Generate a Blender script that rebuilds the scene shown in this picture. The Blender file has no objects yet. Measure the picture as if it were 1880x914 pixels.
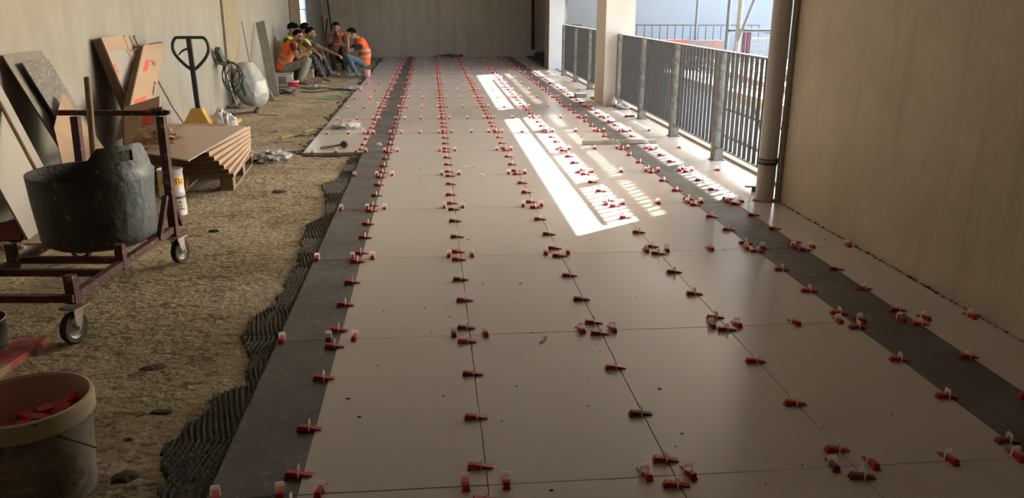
import bpy, bmesh, math, random
from mathutils import Vector, Matrix, noise, Quaternion
random.seed(7)
D = bpy.data; S = bpy.context.scene; C = S.collection
R = math.radians

# ------------------------------------------------------------------ camera
FPX, PITCH, YAW, ROLL = 1478.467, .2956, .0976, .0039
cd = D.cameras.new('camera'); cam = D.objects.new('camera', cd); C.objects.link(cam)
cd.sensor_width = 36; cd.lens = FPX / 1880 * 36; cd.clip_end = 300; cd.clip_start = .02
cp, sp, cy, sy = math.cos(PITCH), math.sin(PITCH), math.cos(YAW), math.sin(YAW)
F = Vector((sy*cp, cy*cp, -sp)); Rt = Vector((cy, -sy, 0)); Up = Rt.cross(F)
c_, s_ = math.cos(ROLL), math.sin(ROLL)
R2 = Rt*c_ + Up*s_; U2 = Up*c_ - Rt*s_
m = Matrix((R2, U2, -F)).transposed().to_4x4(); m.translation = Vector((-.1417, -2.1948, 1.4428))
cam.matrix_world = m
S.camera = cam
# ------------------------------------------------------------------ world, sun, exposure
w = D.worlds.new('sky'); S.world = w; w.use_nodes = True
nt = w.node_tree; bg = nt.nodes['Background']
sky = nt.nodes.new('ShaderNodeTexSky'); sky.sky_type = 'NISHITA'; sky.sun_disc = False
sky.sun_elevation = R(28); sky.sun_rotation = R(55); sky.dust_density = 2.0
nt.links.new(sky.outputs[0], bg.inputs[0]); bg.inputs[1].default_value = 1.0
SUND = Vector((-.819*math.cos(R(28.07)), -.574*math.cos(R(28.07)), -math.sin(R(28.07))))
sl = D.lights.new('sun', 'SUN'); sun = D.objects.new('sun', sl); C.objects.link(sun)
sl.energy = 27; sl.angle = R(.53); sl.color = (1, .97, .92)
sun.rotation_euler = SUND.to_track_quat('-Z', 'Y').to_euler(); sun.location = (12, 12, 12)
vs = S.view_settings; vs.view_transform = 'Standard'; vs.look = 'None'; vs.exposure = .70; vs.gamma = 1; vs.use_curve_mapping = False
S.cycles.use_denoising = True; S.cycles.max_bounces = 10; S.cycles.diffuse_bounces = 6; S.cycles.glossy_bounces = 4
S.cycles.sample_clamp_indirect = 8

# ------------------------------------------------------------------ materials
def mat(name, col, col2=None, rough=.7, scale=8., bump=0., bscale=None, metal=0., spec=.5, streak=None, dots=None, blend=(.35, .65), extra=None, emis=0, alpha=1, rvar=0):
    """col/col2 mixed by noise; streak=(strength,colour,scale xyz); dots=(scale,threshold,colour)"""
    m = D.materials.new(name); m.use_nodes = True; n = m.node_tree; b = n.nodes['Principled BSDF']
    N, L = n.nodes, n.links
    b.inputs['Roughness'].default_value = rough; b.inputs['Metallic'].default_value = metal
    b.inputs['Specular IOR Level'].default_value = spec
    tc0 = N.new('ShaderNodeTexCoord'); oi = N.new('ShaderNodeObjectInfo'); vm = N.new('ShaderNodeVectorMath'); vm.operation = 'MULTIPLY_ADD'
    vm.inputs[1].default_value = (37, 23, 11); L.new(oi.outputs['Random'], vm.inputs[0]); L.new(tc0.outputs['Object'], vm.inputs[2]); tc = type('T', (), {'outputs': {'Object': vm.outputs[0]}})
    def ramp(src, lo, hi):
        r = N.new('ShaderNodeMapRange'); r.inputs[1].default_value = lo; r.inputs[2].default_value = hi
        L.new(src, r.inputs[0]); return r.outputs[0]
    def mix(fac, a, c):
        x = N.new('ShaderNodeMix'); x.data_type = 'RGBA'
        L.new(fac, x.inputs[0])
        if isinstance(a, tuple): x.inputs[6].default_value = a + (1,)
        else: L.new(a, x.inputs[6])
        x.inputs[7].default_value = c + (1,)
        return x.outputs[2]
    cur = col
    if col2:
        t = N.new('ShaderNodeTexNoise'); t.inputs['Scale'].default_value = scale; t.inputs['Detail'].default_value = 8; t.inputs['Roughness'].default_value = .65
        L.new(tc.outputs['Object'], t.inputs[0]); cur = mix(ramp(t.outputs[0], *blend), cur, col2)
    for st in (streak if isinstance(streak, list) else [streak] if streak else []):
        mp = N.new('ShaderNodeMapping'); mp.inputs['Scale'].default_value = st[2]; L.new(tc.outputs['Object'], mp.inputs[0])
        t = N.new('ShaderNodeTexNoise'); t.inputs['Scale'].default_value = 1; t.inputs['Detail'].default_value = 6; t.inputs['Roughness'].default_value = .6
        L.new(mp.outputs[0], t.inputs[0])
        mm = N.new('ShaderNodeMath'); mm.operation = 'MULTIPLY'; mm.inputs[1].default_value = st[0]
        L.new(ramp(t.outputs[0], st[3] if len(st) > 3 else .5, st[4] if len(st) > 4 else .75), mm.inputs[0]); cur = mix(mm.outputs[0], cur, st[1])
    for dd in (dots if isinstance(dots, list) else [dots] if dots else []):
        t = N.new('ShaderNodeTexNoise'); t.inputs['Scale'].default_value = dd[0]; t.inputs['Detail'].default_value = 3
        L.new(tc.outputs['Object'], t.inputs[0]); cur = mix(ramp(t.outputs[0], dd[1], dd[1]+.03), cur, dd[2])
    if isinstance(cur, tuple): b.inputs['Base Color'].default_value = cur + (1,)
    else: L.new(cur, b.inputs['Base Color'])
    if rvar:
        t = N.new('ShaderNodeTexNoise'); t.inputs['Scale'].default_value = 2.2; t.inputs['Detail'].default_value = 6; L.new(tc.outputs['Object'], t.inputs[0])
        r = N.new('ShaderNodeMapRange'); r.inputs[1].default_value = .35; r.inputs[2].default_value = .7; r.inputs[3].default_value = rough; r.inputs[4].default_value = rough + rvar
        L.new(t.outputs[0], r.inputs[0]); L.new(r.outputs[0], b.inputs['Roughness'])
    if bump:
        t = N.new('ShaderNodeTexNoise'); t.inputs['Scale'].default_value = bscale or scale*4; t.inputs['Detail'].default_value = 8
        L.new(tc.outputs['Object'], t.inputs[0]); bp = N.new('ShaderNodeBump'); bp.inputs['Strength'].default_value = bump; bp.inputs['Distance'].default_value = .02
        L.new(t.outputs[0], bp.inputs['Height']); L.new(bp.outputs[0], b.inputs['Normal'])
    if alpha < 1: b.inputs['Alpha'].default_value = alpha
    return m

M = {}
def dm(k, *a, **kw): M[k] = mat(k, *a, **kw)
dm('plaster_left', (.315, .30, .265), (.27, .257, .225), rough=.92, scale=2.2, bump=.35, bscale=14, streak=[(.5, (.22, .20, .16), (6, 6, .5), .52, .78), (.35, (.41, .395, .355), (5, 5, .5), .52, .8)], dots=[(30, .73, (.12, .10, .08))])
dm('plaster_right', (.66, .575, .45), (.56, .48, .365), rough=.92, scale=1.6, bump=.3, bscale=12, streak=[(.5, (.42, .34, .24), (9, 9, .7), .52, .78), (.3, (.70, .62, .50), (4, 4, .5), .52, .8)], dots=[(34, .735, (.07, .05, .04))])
dm('plaster_back', (.56, .48, .39), (.49, .42, .335), rough=.95, scale=1.4, streak=[(.4, (.25, .20, .14), (6, 6, .4), .5, .8)])
dm('plaster_yellow', (.30, .255, .175), (.26, .22, .15), rough=.9, scale=4, bump=.2)
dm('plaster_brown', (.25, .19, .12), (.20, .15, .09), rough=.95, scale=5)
dm('column_shaded', (.56, .50, .40), (.50, .44, .35), rough=.9, scale=4, bump=.2, dots=(26, .7, (.3, .22, .14)))  # column plaster with shade mixed into the colour, room side
dm('column_lit', (.84, .81, .76), (.77, .73, .67), rough=.9, scale=3, bump=.2, dots=(22, .72, (.45, .38, .3)))  # same plaster lightened, daylight put into the colour
dm('white_paint', (.66, .69, .71), (.60, .64, .67), rough=.85, scale=2, streak=[(.3, (.62, .68, .74), (3, 3, .2), .5, .8)])
dm('ceiling', (.66, .63, .58), (.60, .57, .52), rough=.95, scale=1)
dm('screed', (.46, .385, .26), (.29, .235, .15), rough=.97, scale=1.7, bump=.9, bscale=30, spec=.2,
   streak=[(.85, (.15, .11, .06), (11, 20, 9), .52, .64), (.6, (.58, .50, .37), (22, 40, 14), .56, .66), (.5, (.50, .45, .36), (1.3, 1.3, 1), .54, .68), (.5, (.20, .15, .09), (2.1, 1.7, 1), .54, .66)], dots=[(55, .66, (.09, .065, .04)), (75, .70, (.58, .50, .36)), (17, .73, (.11, .08, .05))])
dm('dark_dirt', (.12, .09, .065), (.08, .06, .045), rough=.97, scale=6, bump=.8)
dm('tile_cream', (.595, .555, .515), (.57, .53, .49), rough=.20, scale=1.1, rvar=.06, dots=[(60, .765, (.22, .17, .12))])
dm('tile_grey', (.125, .12, .115), (.085, .082, .078), rough=.36, scale=4, rvar=.25, bump=.08, bscale=20, streak=[(.5, (.33, .32, .31), (13, 20, 9), .58, .74), (.6, (.26, .25, .24), (46, 22, 20), .58, .70)])
dm('tile_edge', (.5, .45, .4), rough=.6)
dm('mortar', (.095, .08, .056), (.052, .043, .030), rough=.8, scale=14, bump=.7, bscale=60)
dm('wedge_red', (.58, .025, .035), (.48, .02, .028), rough=.42, scale=60)
dm('wedge_dark', (.27, .075, .055), (.17, .05, .04), rough=.6, scale=60)
dm('clip_white', (.88, .84, .80), rough=.45)
q_ = M['clip_white'].node_tree.nodes['Principled BSDF']; q_.inputs['Subsurface Weight'].default_value = 1; q_.inputs['Subsurface Radius'].default_value = (1, .95, .9); q_.inputs['Subsurface Scale'].default_value = .02
dm('steel_dark', (.045, .042, .04), (.08, .072, .065), rough=.5, scale=30, metal=.3, bump=.1)
dm('steel_post', (.14, .13, .115), (.32, .30, .27), rough=.55, scale=14, metal=.3, bump=.3, dots=(36, .68, (.06, .05, .045)))
dm('steel_rail', (.42, .41, .40), (.3, .29, .28), rough=.4, scale=14, metal=.3)
dm('pvc', (.48, .44, .40), (.43, .39, .35), rough=.35, scale=3)
dm('galv', (.12, .14, .16), (.09, .105, .12), rough=.4, metal=.5, scale=20)
dm('prop_cream', (.24, .225, .195), (.18, .17, .145), rough=.7, scale=12)
dm('red_steel', (.30, .045, .06), (.22, .03, .04), rough=.6, scale=20)
dm('gate_red', (.085, .012, .02), (.06, .01, .015), rough=.6, scale=20)
dm('cart_red', (.115, .040, .042), (.06, .026, .026), rough=.75, scale=18, bump=.4, dots=[(24, .66, (.27, .22, .18))])
dm('rubber', (.018, .018, .019), (.035, .033, .03), rough=.8, scale=30)
dm('castor_steel', (.42, .40, .36), (.28, .26, .22), rough=.45, metal=.6, scale=30)
dm('zinc', (.55, .56, .57), rough=.3, metal=.8)
dm('tub', (.050, .052, .046), (.030, .030, .026), rough=.55, scale=4, bump=.4, bscale=20, streak=[(.4, (.07, .09, .10), (2.2, 2.2, .6), .52, .66), (.8, (.17, .16, .14), (16, 16, 10), .60, .72)], dots=[(30, .68, (.22, .21, .19))])
dm('tub_blue', (.085, .125, .145), (.055, .08, .095), rough=.5, scale=5, bump=.4, bscale=20, streak=[(.6, (.16, .21, .25), (5, 5, 1.5), .5, .7), (.8, (.21, .20, .19), (16, 16, 10), .58, .72)], dots=[(30, .70, (.22, .21, .19))])
dm('tub_inside', (.035, .035, .03), (.075, .072, .062), rough=.8, scale=18, bump=.8, bscale=30)
dm('wet_mortar', (.07, .065, .055), (.05, .045, .04), rough=.5, scale=10, bump=.8)
dm('wood', (.30, .21, .13), (.22, .15, .09), rough=.75, scale=3, streak=(.4, (.15, .1, .06), (40, 40, 2), .5, .7))
dm('wood_pale', (.42, .33, .23), (.35, .27, .18), rough=.8, scale=6)
dm('pale_board', (.33, .29, .25), (.27, .235, .20), rough=.8, scale=6)
dm('bag_bright', (.66, .65, .64), (.50, .49, .48), rough=.4, scale=14, bump=.4, bscale=20)
dm('worn_red', (.36, .05, .055), (.30, .22, .17), rough=.7, scale=14, blend=(.42, .58))
dm('pallet_wood', (.25, .18, .115), (.17, .12, .075), rough=.85, scale=5, bump=.3)
dm('card', (.39, .275, .19), (.34, .235, .16), rough=.85, scale=4)
dm('card_dark', (.13, .08, .05), (.10, .06, .038), rough=.9, scale=9, streak=(.5, (.1, .06, .04), (3, 3, 60), .5, .6))
dm('card_side', (.40, .28, .195), (.35, .245, .17), rough=.85, scale=4)
dm('ink_red', (.62, .075, .035), rough=.7)
dm('ink_black', (.05, .035, .025), rough=.7)
dm('board_beige', (.50, .39, .30), (.46, .355, .27), rough=.55, scale=3)
dm('slab_grey', (.21, .195, .17), (.17, .158, .14), rough=.6, scale=8, bump=.1, dots=(90, .66, (.33, .31, .28)))
dm('slab_dark', (.18, .175, .155), (.11, .108, .10), rough=.5, scale=9, dots=(60, .60, (.36, .35, .31)))
dm('slab_white', (.31, .295, .265), (.27, .255, .23), rough=.5, scale=2)
dm('black_paint', (.022, .024, .032), (.03, .03, .035), rough=.45, scale=20)
dm('jack_yellow', (.62, .36, .085), (.55, .31, .07), rough=.45, scale=6)
dm('plastic_white', (.68, .65, .58), (.55, .51, .44), rough=.45, scale=5)
dm('bucket_out', (.33, .30, .25), (.18, .16, .13), rough=.55, scale=7, bump=.2, blend=(.42, .58), dots=[(14, .66, (.36, .33, .28)), (26, .69, (.045, .035, .025))])
dm('bucket_in', (.62, .42, .35), (.52, .36, .30), rough=.55, scale=5, dots=[(13, .68, (.09, .05, .035))])
dm('bucket_rim', (.60, .50, .34), (.50, .41, .28), rough=.5, scale=8, dots=[(30, .70, (.12, .09, .06))])
dm('bucket_patch', (.40, .33, .26), (.30, .25, .2), rough=.6, scale=12)
dm('bag_white', (.46, .46, .43), (.36, .36, .33), rough=.4, scale=6, bump=.4, bscale=12)
dm('bag_film', (.55, .55, .55), (.36, .36, .36), rough=.25, scale=16, bump=.5, bscale=20)
dm('bag_pink', (.80, .25, .28), (.72, .5, .5), rough=.5, scale=8)
dm('ink_green', (.03, .14, .07), rough=.6)
dm('green_string', (.03, .22, .12), rough=.6)
dm('can_white', (.62, .61, .58), (.40, .39, .36), rough=.4, scale=6, dots=[(18, .66, (.14, .12, .1))])
dm('can_yellow', (.70, .42, .06), rough=.5)
dm('can_navy', (.05, .06, .14), rough=.5)
dm('tool_green', (.06, .075, .07), (.04, .05, .045), rough=.5, scale=20)
dm('tool_yellow', (.62, .40, .08), (.45, .33, .16), rough=.6, scale=20)
dm('alu', (.55, .52, .47), (.40, .34, .28), rough=.4, metal=.3, scale=10)
dm('vial', (.55, .8, .1), rough=.2)
dm('membrane', (.82, .80, .76), (.70, .68, .64), rough=.85, scale=2, bump=.5, bscale=8, dots=[(14, .70, (.35, .31, .26))])
dm('edge_brown', (.40, .31, .22), (.32, .25, .18), rough=.9, scale=7, bump=.3)
dm('concrete', (.45, .42, .38), (.38, .35, .31), rough=.9, scale=3, bump=.3)
dm('far_wall', (.27, .27, .255), (.245, .25, .24), rough=.85, scale=.6, streak=[(.3, (.26, .30, .33), (2, 2, .3), .5, .8)])
dm('facade_blue', (.50, .55, .60), (.45, .50, .56), rough=.85, scale=1)
dm('orange', (.26, .062, .02), rough=.6)
dm('pinkish', (.16, .105, .095), (.13, .09, .08), rough=.7, scale=6)
dm('debris', (.30, .29, .27), (.16, .15, .14), rough=.8, scale=18, bump=.5)
dm('skin', (.34, .185, .12), (.30, .155, .10), rough=.55, scale=12)
dm('hair', (.006, .005, .005), (.012, .010, .009), rough=.95, scale=60, spec=.05)
dm('stubble', (.12, .075, .055), (.09, .058, .045), rough=.8, scale=40)
dm('eye', (.03, .02, .018), rough=.3)
dm('lip', (.25, .10, .08), rough=.5)
dm('hivis_orange', (.88, .135, .02), (.78, .11, .015), rough=.75, scale=9, bump=.2, bscale=15)
dm('hivis_lime', (.50, .66, .08), (.42, .56, .06), rough=.75, scale=9, bump=.2, bscale=15)
dm('reflective', (.42, .36, .31), rough=.4)
dm('tee_purple', (.085, .028, .045), (.06, .02, .03), rough=.9, scale=20)
dm('tee_black', (.022, .02, .026), (.03, .03, .032), rough=.9, scale=20)
dm('tee_brown', (.11, .065, .055), (.08, .05, .04), rough=.9, scale=20)
dm('tee_grey', (.085, .078, .075), (.12, .105, .10), rough=.9, scale=14)
dm('tee_navy', (.022, .024, .05), (.03, .032, .06), rough=.9, scale=20)
dm('trousers_stone', (.30, .28, .225), (.22, .205, .165), rough=.9, scale=14, bump=.3)
dm('trousers_dark', (.035, .038, .045), (.055, .055, .06), rough=.9, scale=10, dots=[(20, .58, (.26, .27, .28))])
dm('trousers_black', (.03, .03, .033), (.05, .045, .045), rough=.9, scale=10)
dm('jeans', (.07, .125, .17), (.13, .20, .245), rough=.9, scale=12, bump=.3)
dm('shoe', (.20, .18, .16), (.33, .31, .28), rough=.8, scale=22)
dm('cap', (.008, .008, .009), rough=.95, spec=.05)

# ------------------------------------------------------------------ mesh helpers
class MB:
    def __init__(s): s.v = []; s.f = []; s.mi = []
    def add(s, vs, fs, mi=0):
        o = len(s.v); s.v += [tuple(x) for x in vs]; s.f += [tuple(i+o for i in f) for f in fs]; s.mi += [mi]*len(fs); return s
    def box(s, x0, y0, z0, x1, y1, z1, mi=0, M4=None, ch=0):
        if ch:
            # box with chamfered vertical/top edges: octagonal prism along longest
            pass
        vs = [Vector((x, y, z)) for z in (z0, z1) for y in (y0, y1) for x in (x0, x1)]
        if M4 is not None: vs = [M4 @ q for q in vs]
        return s.add(vs, [(0, 2, 3, 1), (4, 5, 7, 6), (0, 1, 5, 4), (2, 6, 7, 3), (0, 4, 6, 2), (1, 3, 7, 5)], mi)
    def bar(s, a, b, w, h=None, mi=0, up=(0, 0, 1)):
        """square bar from a to b"""
        h = h or w; a = Vector(a); b = Vector(b); d = (b-a).normalized(); u = Vector(up)
        if abs(d.dot(u)) > .95: u = Vector((0, 1, 0))
        x = d.cross(u).normalized(); y = x.cross(d)
        vs = [p + x*(sx*w/2) + y*(sy_*h/2) for p in (a, b) for sy_ in (-1, 1) for sx in (-1, 1)]
        return s.add(vs, [(0, 2, 3, 1), (4, 5, 7, 6), (0, 1, 5, 4), (2, 6, 7, 3), (0, 4, 6, 2), (1, 3, 7, 5)], mi)
    def tube(s, pts, r, n=10, mi=0, cap=True, closed=False):
        pts = [Vector(p) for p in pts]; rs = r if isinstance(r, (list, tuple)) else [r]*len(pts)
        vs = []; ref = None; k = len(pts)
        for i, p in enumerate(pts):
            if closed: d = pts[(i+1) % k] - pts[i-1]
            else: d = pts[min(i+1, k-1)] - pts[max(i-1, 0)]
            d.normalize()
            if ref is None: ref = Vector((0, 0, 1)) if abs(d.z) < .9 else Vector((1, 0, 0))
            x = d.cross(ref).normalized(); y = x.cross(d).normalized(); ref = y
            for j in range(n):
                a = 2*math.pi*j/n; vs.append(p + (x*math.cos(a) + y*math.sin(a))*rs[i])
        fs = []
        for i in range(k if closed else k-1):
            for j in range(n):
                i2 = (i+1) % k
                fs.append((i*n+j, i*n+(j+1) % n, i2*n+(j+1) % n, i2*n+j))
        if cap and not closed: fs += [tuple(range(n))[::-1], tuple(range((k-1)*n, k*n))]
        return s.add(vs, fs, mi)
    def lathe(s, prof, n=32, c=(0, 0, 0), mi=0, M4=None, sx=1, sy=1, cap=False):
        """prof: list of (r,z)"""
        vs = []
        for r, z in prof:
            for j in range(n):
                a = 2*math.pi*j/n; q = Vector((c[0]+r*sx*math.cos(a), c[1]+r*sy*math.sin(a), c[2]+z)); vs.append(M4 @ q if M4 is not None else q)
        fs = [(i*n+j, i*n+(j+1) % n, (i+1)*n+(j+1) % n, (i+1)*n+j) for i in range(len(prof)-1) for j in range(n)]
        if cap and prof[0][0] > 1e-4: fs.append(tuple(range(n))[::-1])
        if cap and prof[-1][0] > 1e-4: fs.append(tuple(range((len(prof)-1)*n, len(prof)*n)))
        return s.add(vs, fs, mi)
    def sphere(s, c, r, n=14, m_=8, mi=0, sc=(1, 1, 1), M4=None):
        vs = []; fs = []
        for i in range(m_+1):
            t = math.pi*i/m_
            for j in range(n):
                a = 2*math.pi*j/n
                q = Vector((math.sin(t)*math.cos(a)*r*sc[0], math.sin(t)*math.sin(a)*r*sc[1], math.cos(t)*r*sc[2]))
                if M4 is not None: q = M4.to_3x3() @ q
                vs.append(Vector(c)+q)
        for i in range(m_):
            for j in range(n): fs.append((i*n+j, (i+1)*n+j, (i+1)*n+(j+1) % n, i*n+(j+1) % n))
        return s.add(vs, fs, mi)
    def quad(s, c, th, mi=0, mi_side=None):
        """slab whose face has the 4 corners c (ccw seen from front), thickness th behind it"""
        c = [Vector(x) for x in c]; n_ = (c[1]-c[0]).cross(c[3]-c[0]).normalized(); b = [x - n_*th for x in c]
        s.add(c+b, [(0, 1, 2, 3), (7, 6, 5, 4)], mi)
        return s.add(c+b, [(0, 4, 5, 1), (1, 5, 6, 2), (2, 6, 7, 3), (3, 7, 4, 0)], mi if mi_side is None else mi_side)

def mk(name, mb, mats, parent=None, loc=(0, 0, 0), rot=(0, 0, 0), smooth=False, bevel=0):
    me = D.meshes.new(name)
    bm = bmesh.new(); vv = [bm.verts.new(v) for v in mb.v]
    for f, k in zip(mb.f, mb.mi):
        if len(set(f)) < 3: continue
        try: ff = bm.faces.new([vv[i] for i in f])
        except ValueError: continue
        ff.material_index = k; ff.smooth = smooth
    bmesh.ops.remove_doubles(bm, verts=bm.verts, dist=1e-5)
    bmesh.ops.recalc_face_normals(bm, faces=bm.faces)
    bm.to_mesh(me); bm.free()
    for k in (mats if isinstance(mats, (list, tuple)) else [mats]): me.materials.append(M[k])
    o = D.objects.new(name, me); C.objects.link(o); o.location = loc; o.rotation_euler = rot
    if parent: o.parent = parent
    if smooth: me.set_sharp_from_angle(angle=R(40))
    if bevel:
        bv = o.modifiers.new('bevel', 'BEVEL'); bv.width = bevel; bv.segments = 2; bv.limit_method = 'ANGLE'
    return o
def tag(o, label, cat, group=None, kind=None):
    o['label'] = label; o['category'] = cat
    if group: o['group'] = group
    if kind: o['kind'] = kind
    return o
def thing(name, label, cat, loc=(0, 0, 0), rotz=0, group=None):
    o = D.objects.new(name, None); C.objects.link(o); o.location = loc; o.rotation_euler = (0, 0, rotz); o.empty_display_size = .1
    return tag(o, label, cat, group)
def struct(name, mb, mats, **k):
    o = mk(name, mb, mats, **k); o['kind'] = 'structure'; return o
def text_geo(body, size, extrude=.0006):
    """flat letter mesh, verts in its own xy plane, centred"""
    cu = D.curves.new('t', 'FONT'); cu.body = body; cu.size = size; cu.align_x = 'CENTER'; cu.align_y = 'CENTER'; cu.extrude = extrude; cu.resolution_u = 3
    o = D.objects.new('t', cu); C.objects.link(o); dg = bpy.context.evaluated_depsgraph_get(); dg.update()
    me = D.meshes.new_from_object(o.evaluated_get(dg)); vs = [v.co.copy() for v in me.vertices]; fs = [tuple(p.vertices) for p in me.polygons]
    D.objects.remove(o); D.curves.remove(cu); D.meshes.remove(me); return vs, fs
def text_on(name, body, size, c, ux, uy, mt, parent, off=.0015):
    """letters lying on a plane: centre c, reading direction ux, up direction uy (parent-local)"""
    ux = Vector(ux).normalized(); uy = Vector(uy); uy = (uy - ux*uy.dot(ux)).normalized(); nn = ux.cross(uy)
    vs, fs = text_geo(body, size); mb = MB(); mb.add([Vector(c) + ux*v.x + uy*v.y + nn*(v.z+off) for v in vs], fs)
    return mk(name, mb, mt, parent)

def crumple(name, label, cat, x, y, z, sx, sy_, sz, mt, seed=0, n=26, m_=14, amp=.35, fr=2.6, grp=None, parent=None):
    mb = MB(); vs = []
    for i in range(m_+1):
        t_ = math.pi*i/m_
        for j in range(n):
            a = 2*math.pi*j/n; d = Vector((math.sin(t_)*math.cos(a), math.sin(t_)*math.sin(a), math.cos(t_)))
            q = 1 + amp*noise.noise(d*fr+Vector((seed*3.1, seed, 0))) + amp*.7*(abs(noise.noise(d*fr*2.3+Vector((seed, 9, 0))))) - amp*.5*abs(noise.noise(d*fr*4.7+Vector((seed, 2, 1))))
            zz = d.z*sz*q; vs.append((d.x*sx*q, d.y*sy_*q, max(0, zz+sz*.62)))
    mb.add(vs, [(i*n+j, (i+1)*n+j, (i+1)*n+(j+1) % n, i*n+(j+1) % n) for i in range(m_) for j in range(n)])
    o = mk(name, mb, mt, parent, loc=(x, y, z))
    if label: tag(o, label, cat, grp)
    return o
# ------------------------------------------------------------------ the room shell
XL, XR, YB, YF, ZC = -3.13, 2.475, -6.0, 21.3, 2.85
SC = -.022
# screed floor with fine relief
def screed_z(x, y):
    return SC + .006*noise.noise(Vector((x*3, y*3, 0))) + .004*noise.noise(Vector((x*14, y*14, 3))) + .0022*noise.noise(Vector((x*45, y*45, 5)))
mb = MB(); xs = [XL - .05 + i*(2.34/150) for i in range(151)]; ys = []
y = -1.2
while y < YF: ys.append(y); y += .015 + max(0, y+.2)*.006
ys.append(YF+.1)
vs = [(x, yy, screed_z(x, yy) if x > XL and x < -.85 else SC-.004) for yy in ys for x in xs]
nx = len(xs)
mb.add(vs, [(j*nx+i, j*nx+i+1, (j+1)*nx+i+1, (j+1)*nx+i) for j in range(len(ys)-1) for i in range(nx-1)])
mb.box(XL-.05, YB, SC-.02, -.84, -1.2, SC)
mb.box(-.86, YB, SC-.25, 2.78, YF+.1, SC-.012)
mb.box(XL-.05, YB, SC-.25, -.86, YF+.1, SC-.03)
floor = struct('floor', mb, 'screed')
mb = MB(); mb.box(2.70, 3.62, -.04, 2.79, 16.5, .022); mb.box(2.78, 3.62, -.30, 2.86, 16.5, .0)
curb = struct('trim_1', mb, 'concrete', parent=None)

# tiles
XS = [-1.462, -.86, -.587, 0, .6, 1.2, 1.815, 2.128]
COLM = ['tile_cream', 'tile_grey', 'tile_cream', 'tile_cream', 'tile_cream', 'tile_cream', 'tile_grey', 'tile_cream']
G = .0014
def tile(x0, y0, x1, y1, mt):
    dz = random.uniform(-.0005, .0005)
    mb = MB(); a = .0012
    x0 += G; y0 += G; x1 -= G; y1 -= G
    cx, cyy = (x0+x1)/2, (y0+y1)/2
    lo = [(x0, y0), (x1, y0), (x1, y1), (x0, y1)]; hi = [(x0+a, y0+a), (x1-a, y0+a), (x1-a, y1-a), (x0+a, y1-a)]
    vs = [(x-cx, y-cyy, -.011) for x, y in lo] + [(x-cx, y-cyy, -.001) for x, y in lo] + [(x-cx, y-cyy, 0) for x, y in hi]
    mb.add(vs, [(0, 1, 5, 4), (1, 2, 6, 5), (2, 3, 7, 6), (3, 0, 4, 7), (4, 5, 9, 8), (5, 6, 10, 9), (6, 7, 11, 10), (7, 4, 8, 11), (8, 9, 10, 11)])
    o = mk('tile', mb, mt, floor, loc=(cx, cyy, dz)); return o
for k in range(-3, 18):
    y0, y1 = 1.2*k, min(1.2*(k+1), YF-.02)
    for i in range(8):
        if i == 0 and k < 5: continue
        if i == 0 and k == 5: pass
        x0 = XS[i]; x1 = XS[i+1] if i < 7 else (XR-.012)
        if i == 7:
            if y1 > 3.6 and y0 < 9.7: x1 = 2.70
            if k == 3 or k == 2: pass
            if y0 >= 9.6: x1 = 2.70 if y0 < 16.4 else 2.5
        if i == 7 and k == 2:
            tile(x0, y0, XR-.012, y1, COLM[i]); continue
        if i == 7 and k == 3:
            tile(x0, y0, 2.70, y1, COLM[i]); continue
        if i == 7 and 9.7 < y1 and y0 < 10.4:
            x1 = 2.362
        tile(x0, y0, x1, y1, COLM[i])
# dark floor of the recess
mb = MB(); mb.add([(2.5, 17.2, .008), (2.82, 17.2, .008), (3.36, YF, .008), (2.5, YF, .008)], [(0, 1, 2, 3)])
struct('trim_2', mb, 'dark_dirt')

# walls
mb = MB()
mb.box(XL-.3, YB, -.3, XL, 17.39, ZC); mb.box(XL-.03, 17.39, -.3, XL, 18.5, .95); mb.box(XL-.03, 17.39, 2.3, XL, 18.5, ZC); mb.box(XL-.03, 18.5, -.3, XL, YF, ZC)
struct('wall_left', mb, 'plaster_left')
mb = MB(); mb.box(XL-.01, 10.15, SC, XL+.035, 11.0, ZC); pil = struct('trim_3', mb, 'plaster_yellow')
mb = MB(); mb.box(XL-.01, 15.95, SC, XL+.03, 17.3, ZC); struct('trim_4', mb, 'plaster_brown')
mb = MB(); mb.box(XL-.3, YF, -.3, 3.42, YF+.3, ZC); struct('wall_back', mb, 'plaster_back')
mb = MB(); mb.box(XR, YB, -.3, 2.75, 3.60, ZC); mb.box(2.75, 3.0, -3.2, 3.05, 4.165, ZC); struct('wall_right', mb, 'plaster_right')  # outer fin added out of sight behind the pipe to set the sun's edge
mb = MB(); mb.box(XL-.3, YB-.3, -.3, 2.75, YB, ZC); struct('wall_front', mb, 'plaster_back')
mb = MB(); mb.box(XL-.3, YB-.3, ZC, 4.95, YF+.3, ZC+.2); struct('ceiling', mb, 'ceiling')  # overhang beyond the opening added to block high sun
# recess walls beyond the white column
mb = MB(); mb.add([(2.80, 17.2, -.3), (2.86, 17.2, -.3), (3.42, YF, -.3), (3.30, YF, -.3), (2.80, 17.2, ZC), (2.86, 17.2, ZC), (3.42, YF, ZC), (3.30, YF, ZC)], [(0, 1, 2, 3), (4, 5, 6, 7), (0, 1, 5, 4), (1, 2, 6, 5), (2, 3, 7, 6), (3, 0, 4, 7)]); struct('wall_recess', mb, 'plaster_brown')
mb = MB(); mb.box(-6.3, 25, -3.2, -6, 75, 7); struct('added_bright_wall', mb, 'white_paint')  # white wall added outside so the window slit looks bright
# window frame in the slit
mb = MB()
for y_ in (17.41, 18.46): mb.box(XL-.07, y_, .95, XL-.02, y_+.04, 2.3)
for z_ in (.95, 1.28, 2.26): mb.box(XL-.07, 17.41, z_, XL-.02, 18.5, z_+.03)
struct('window_1', mb, 'white_paint')
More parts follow.
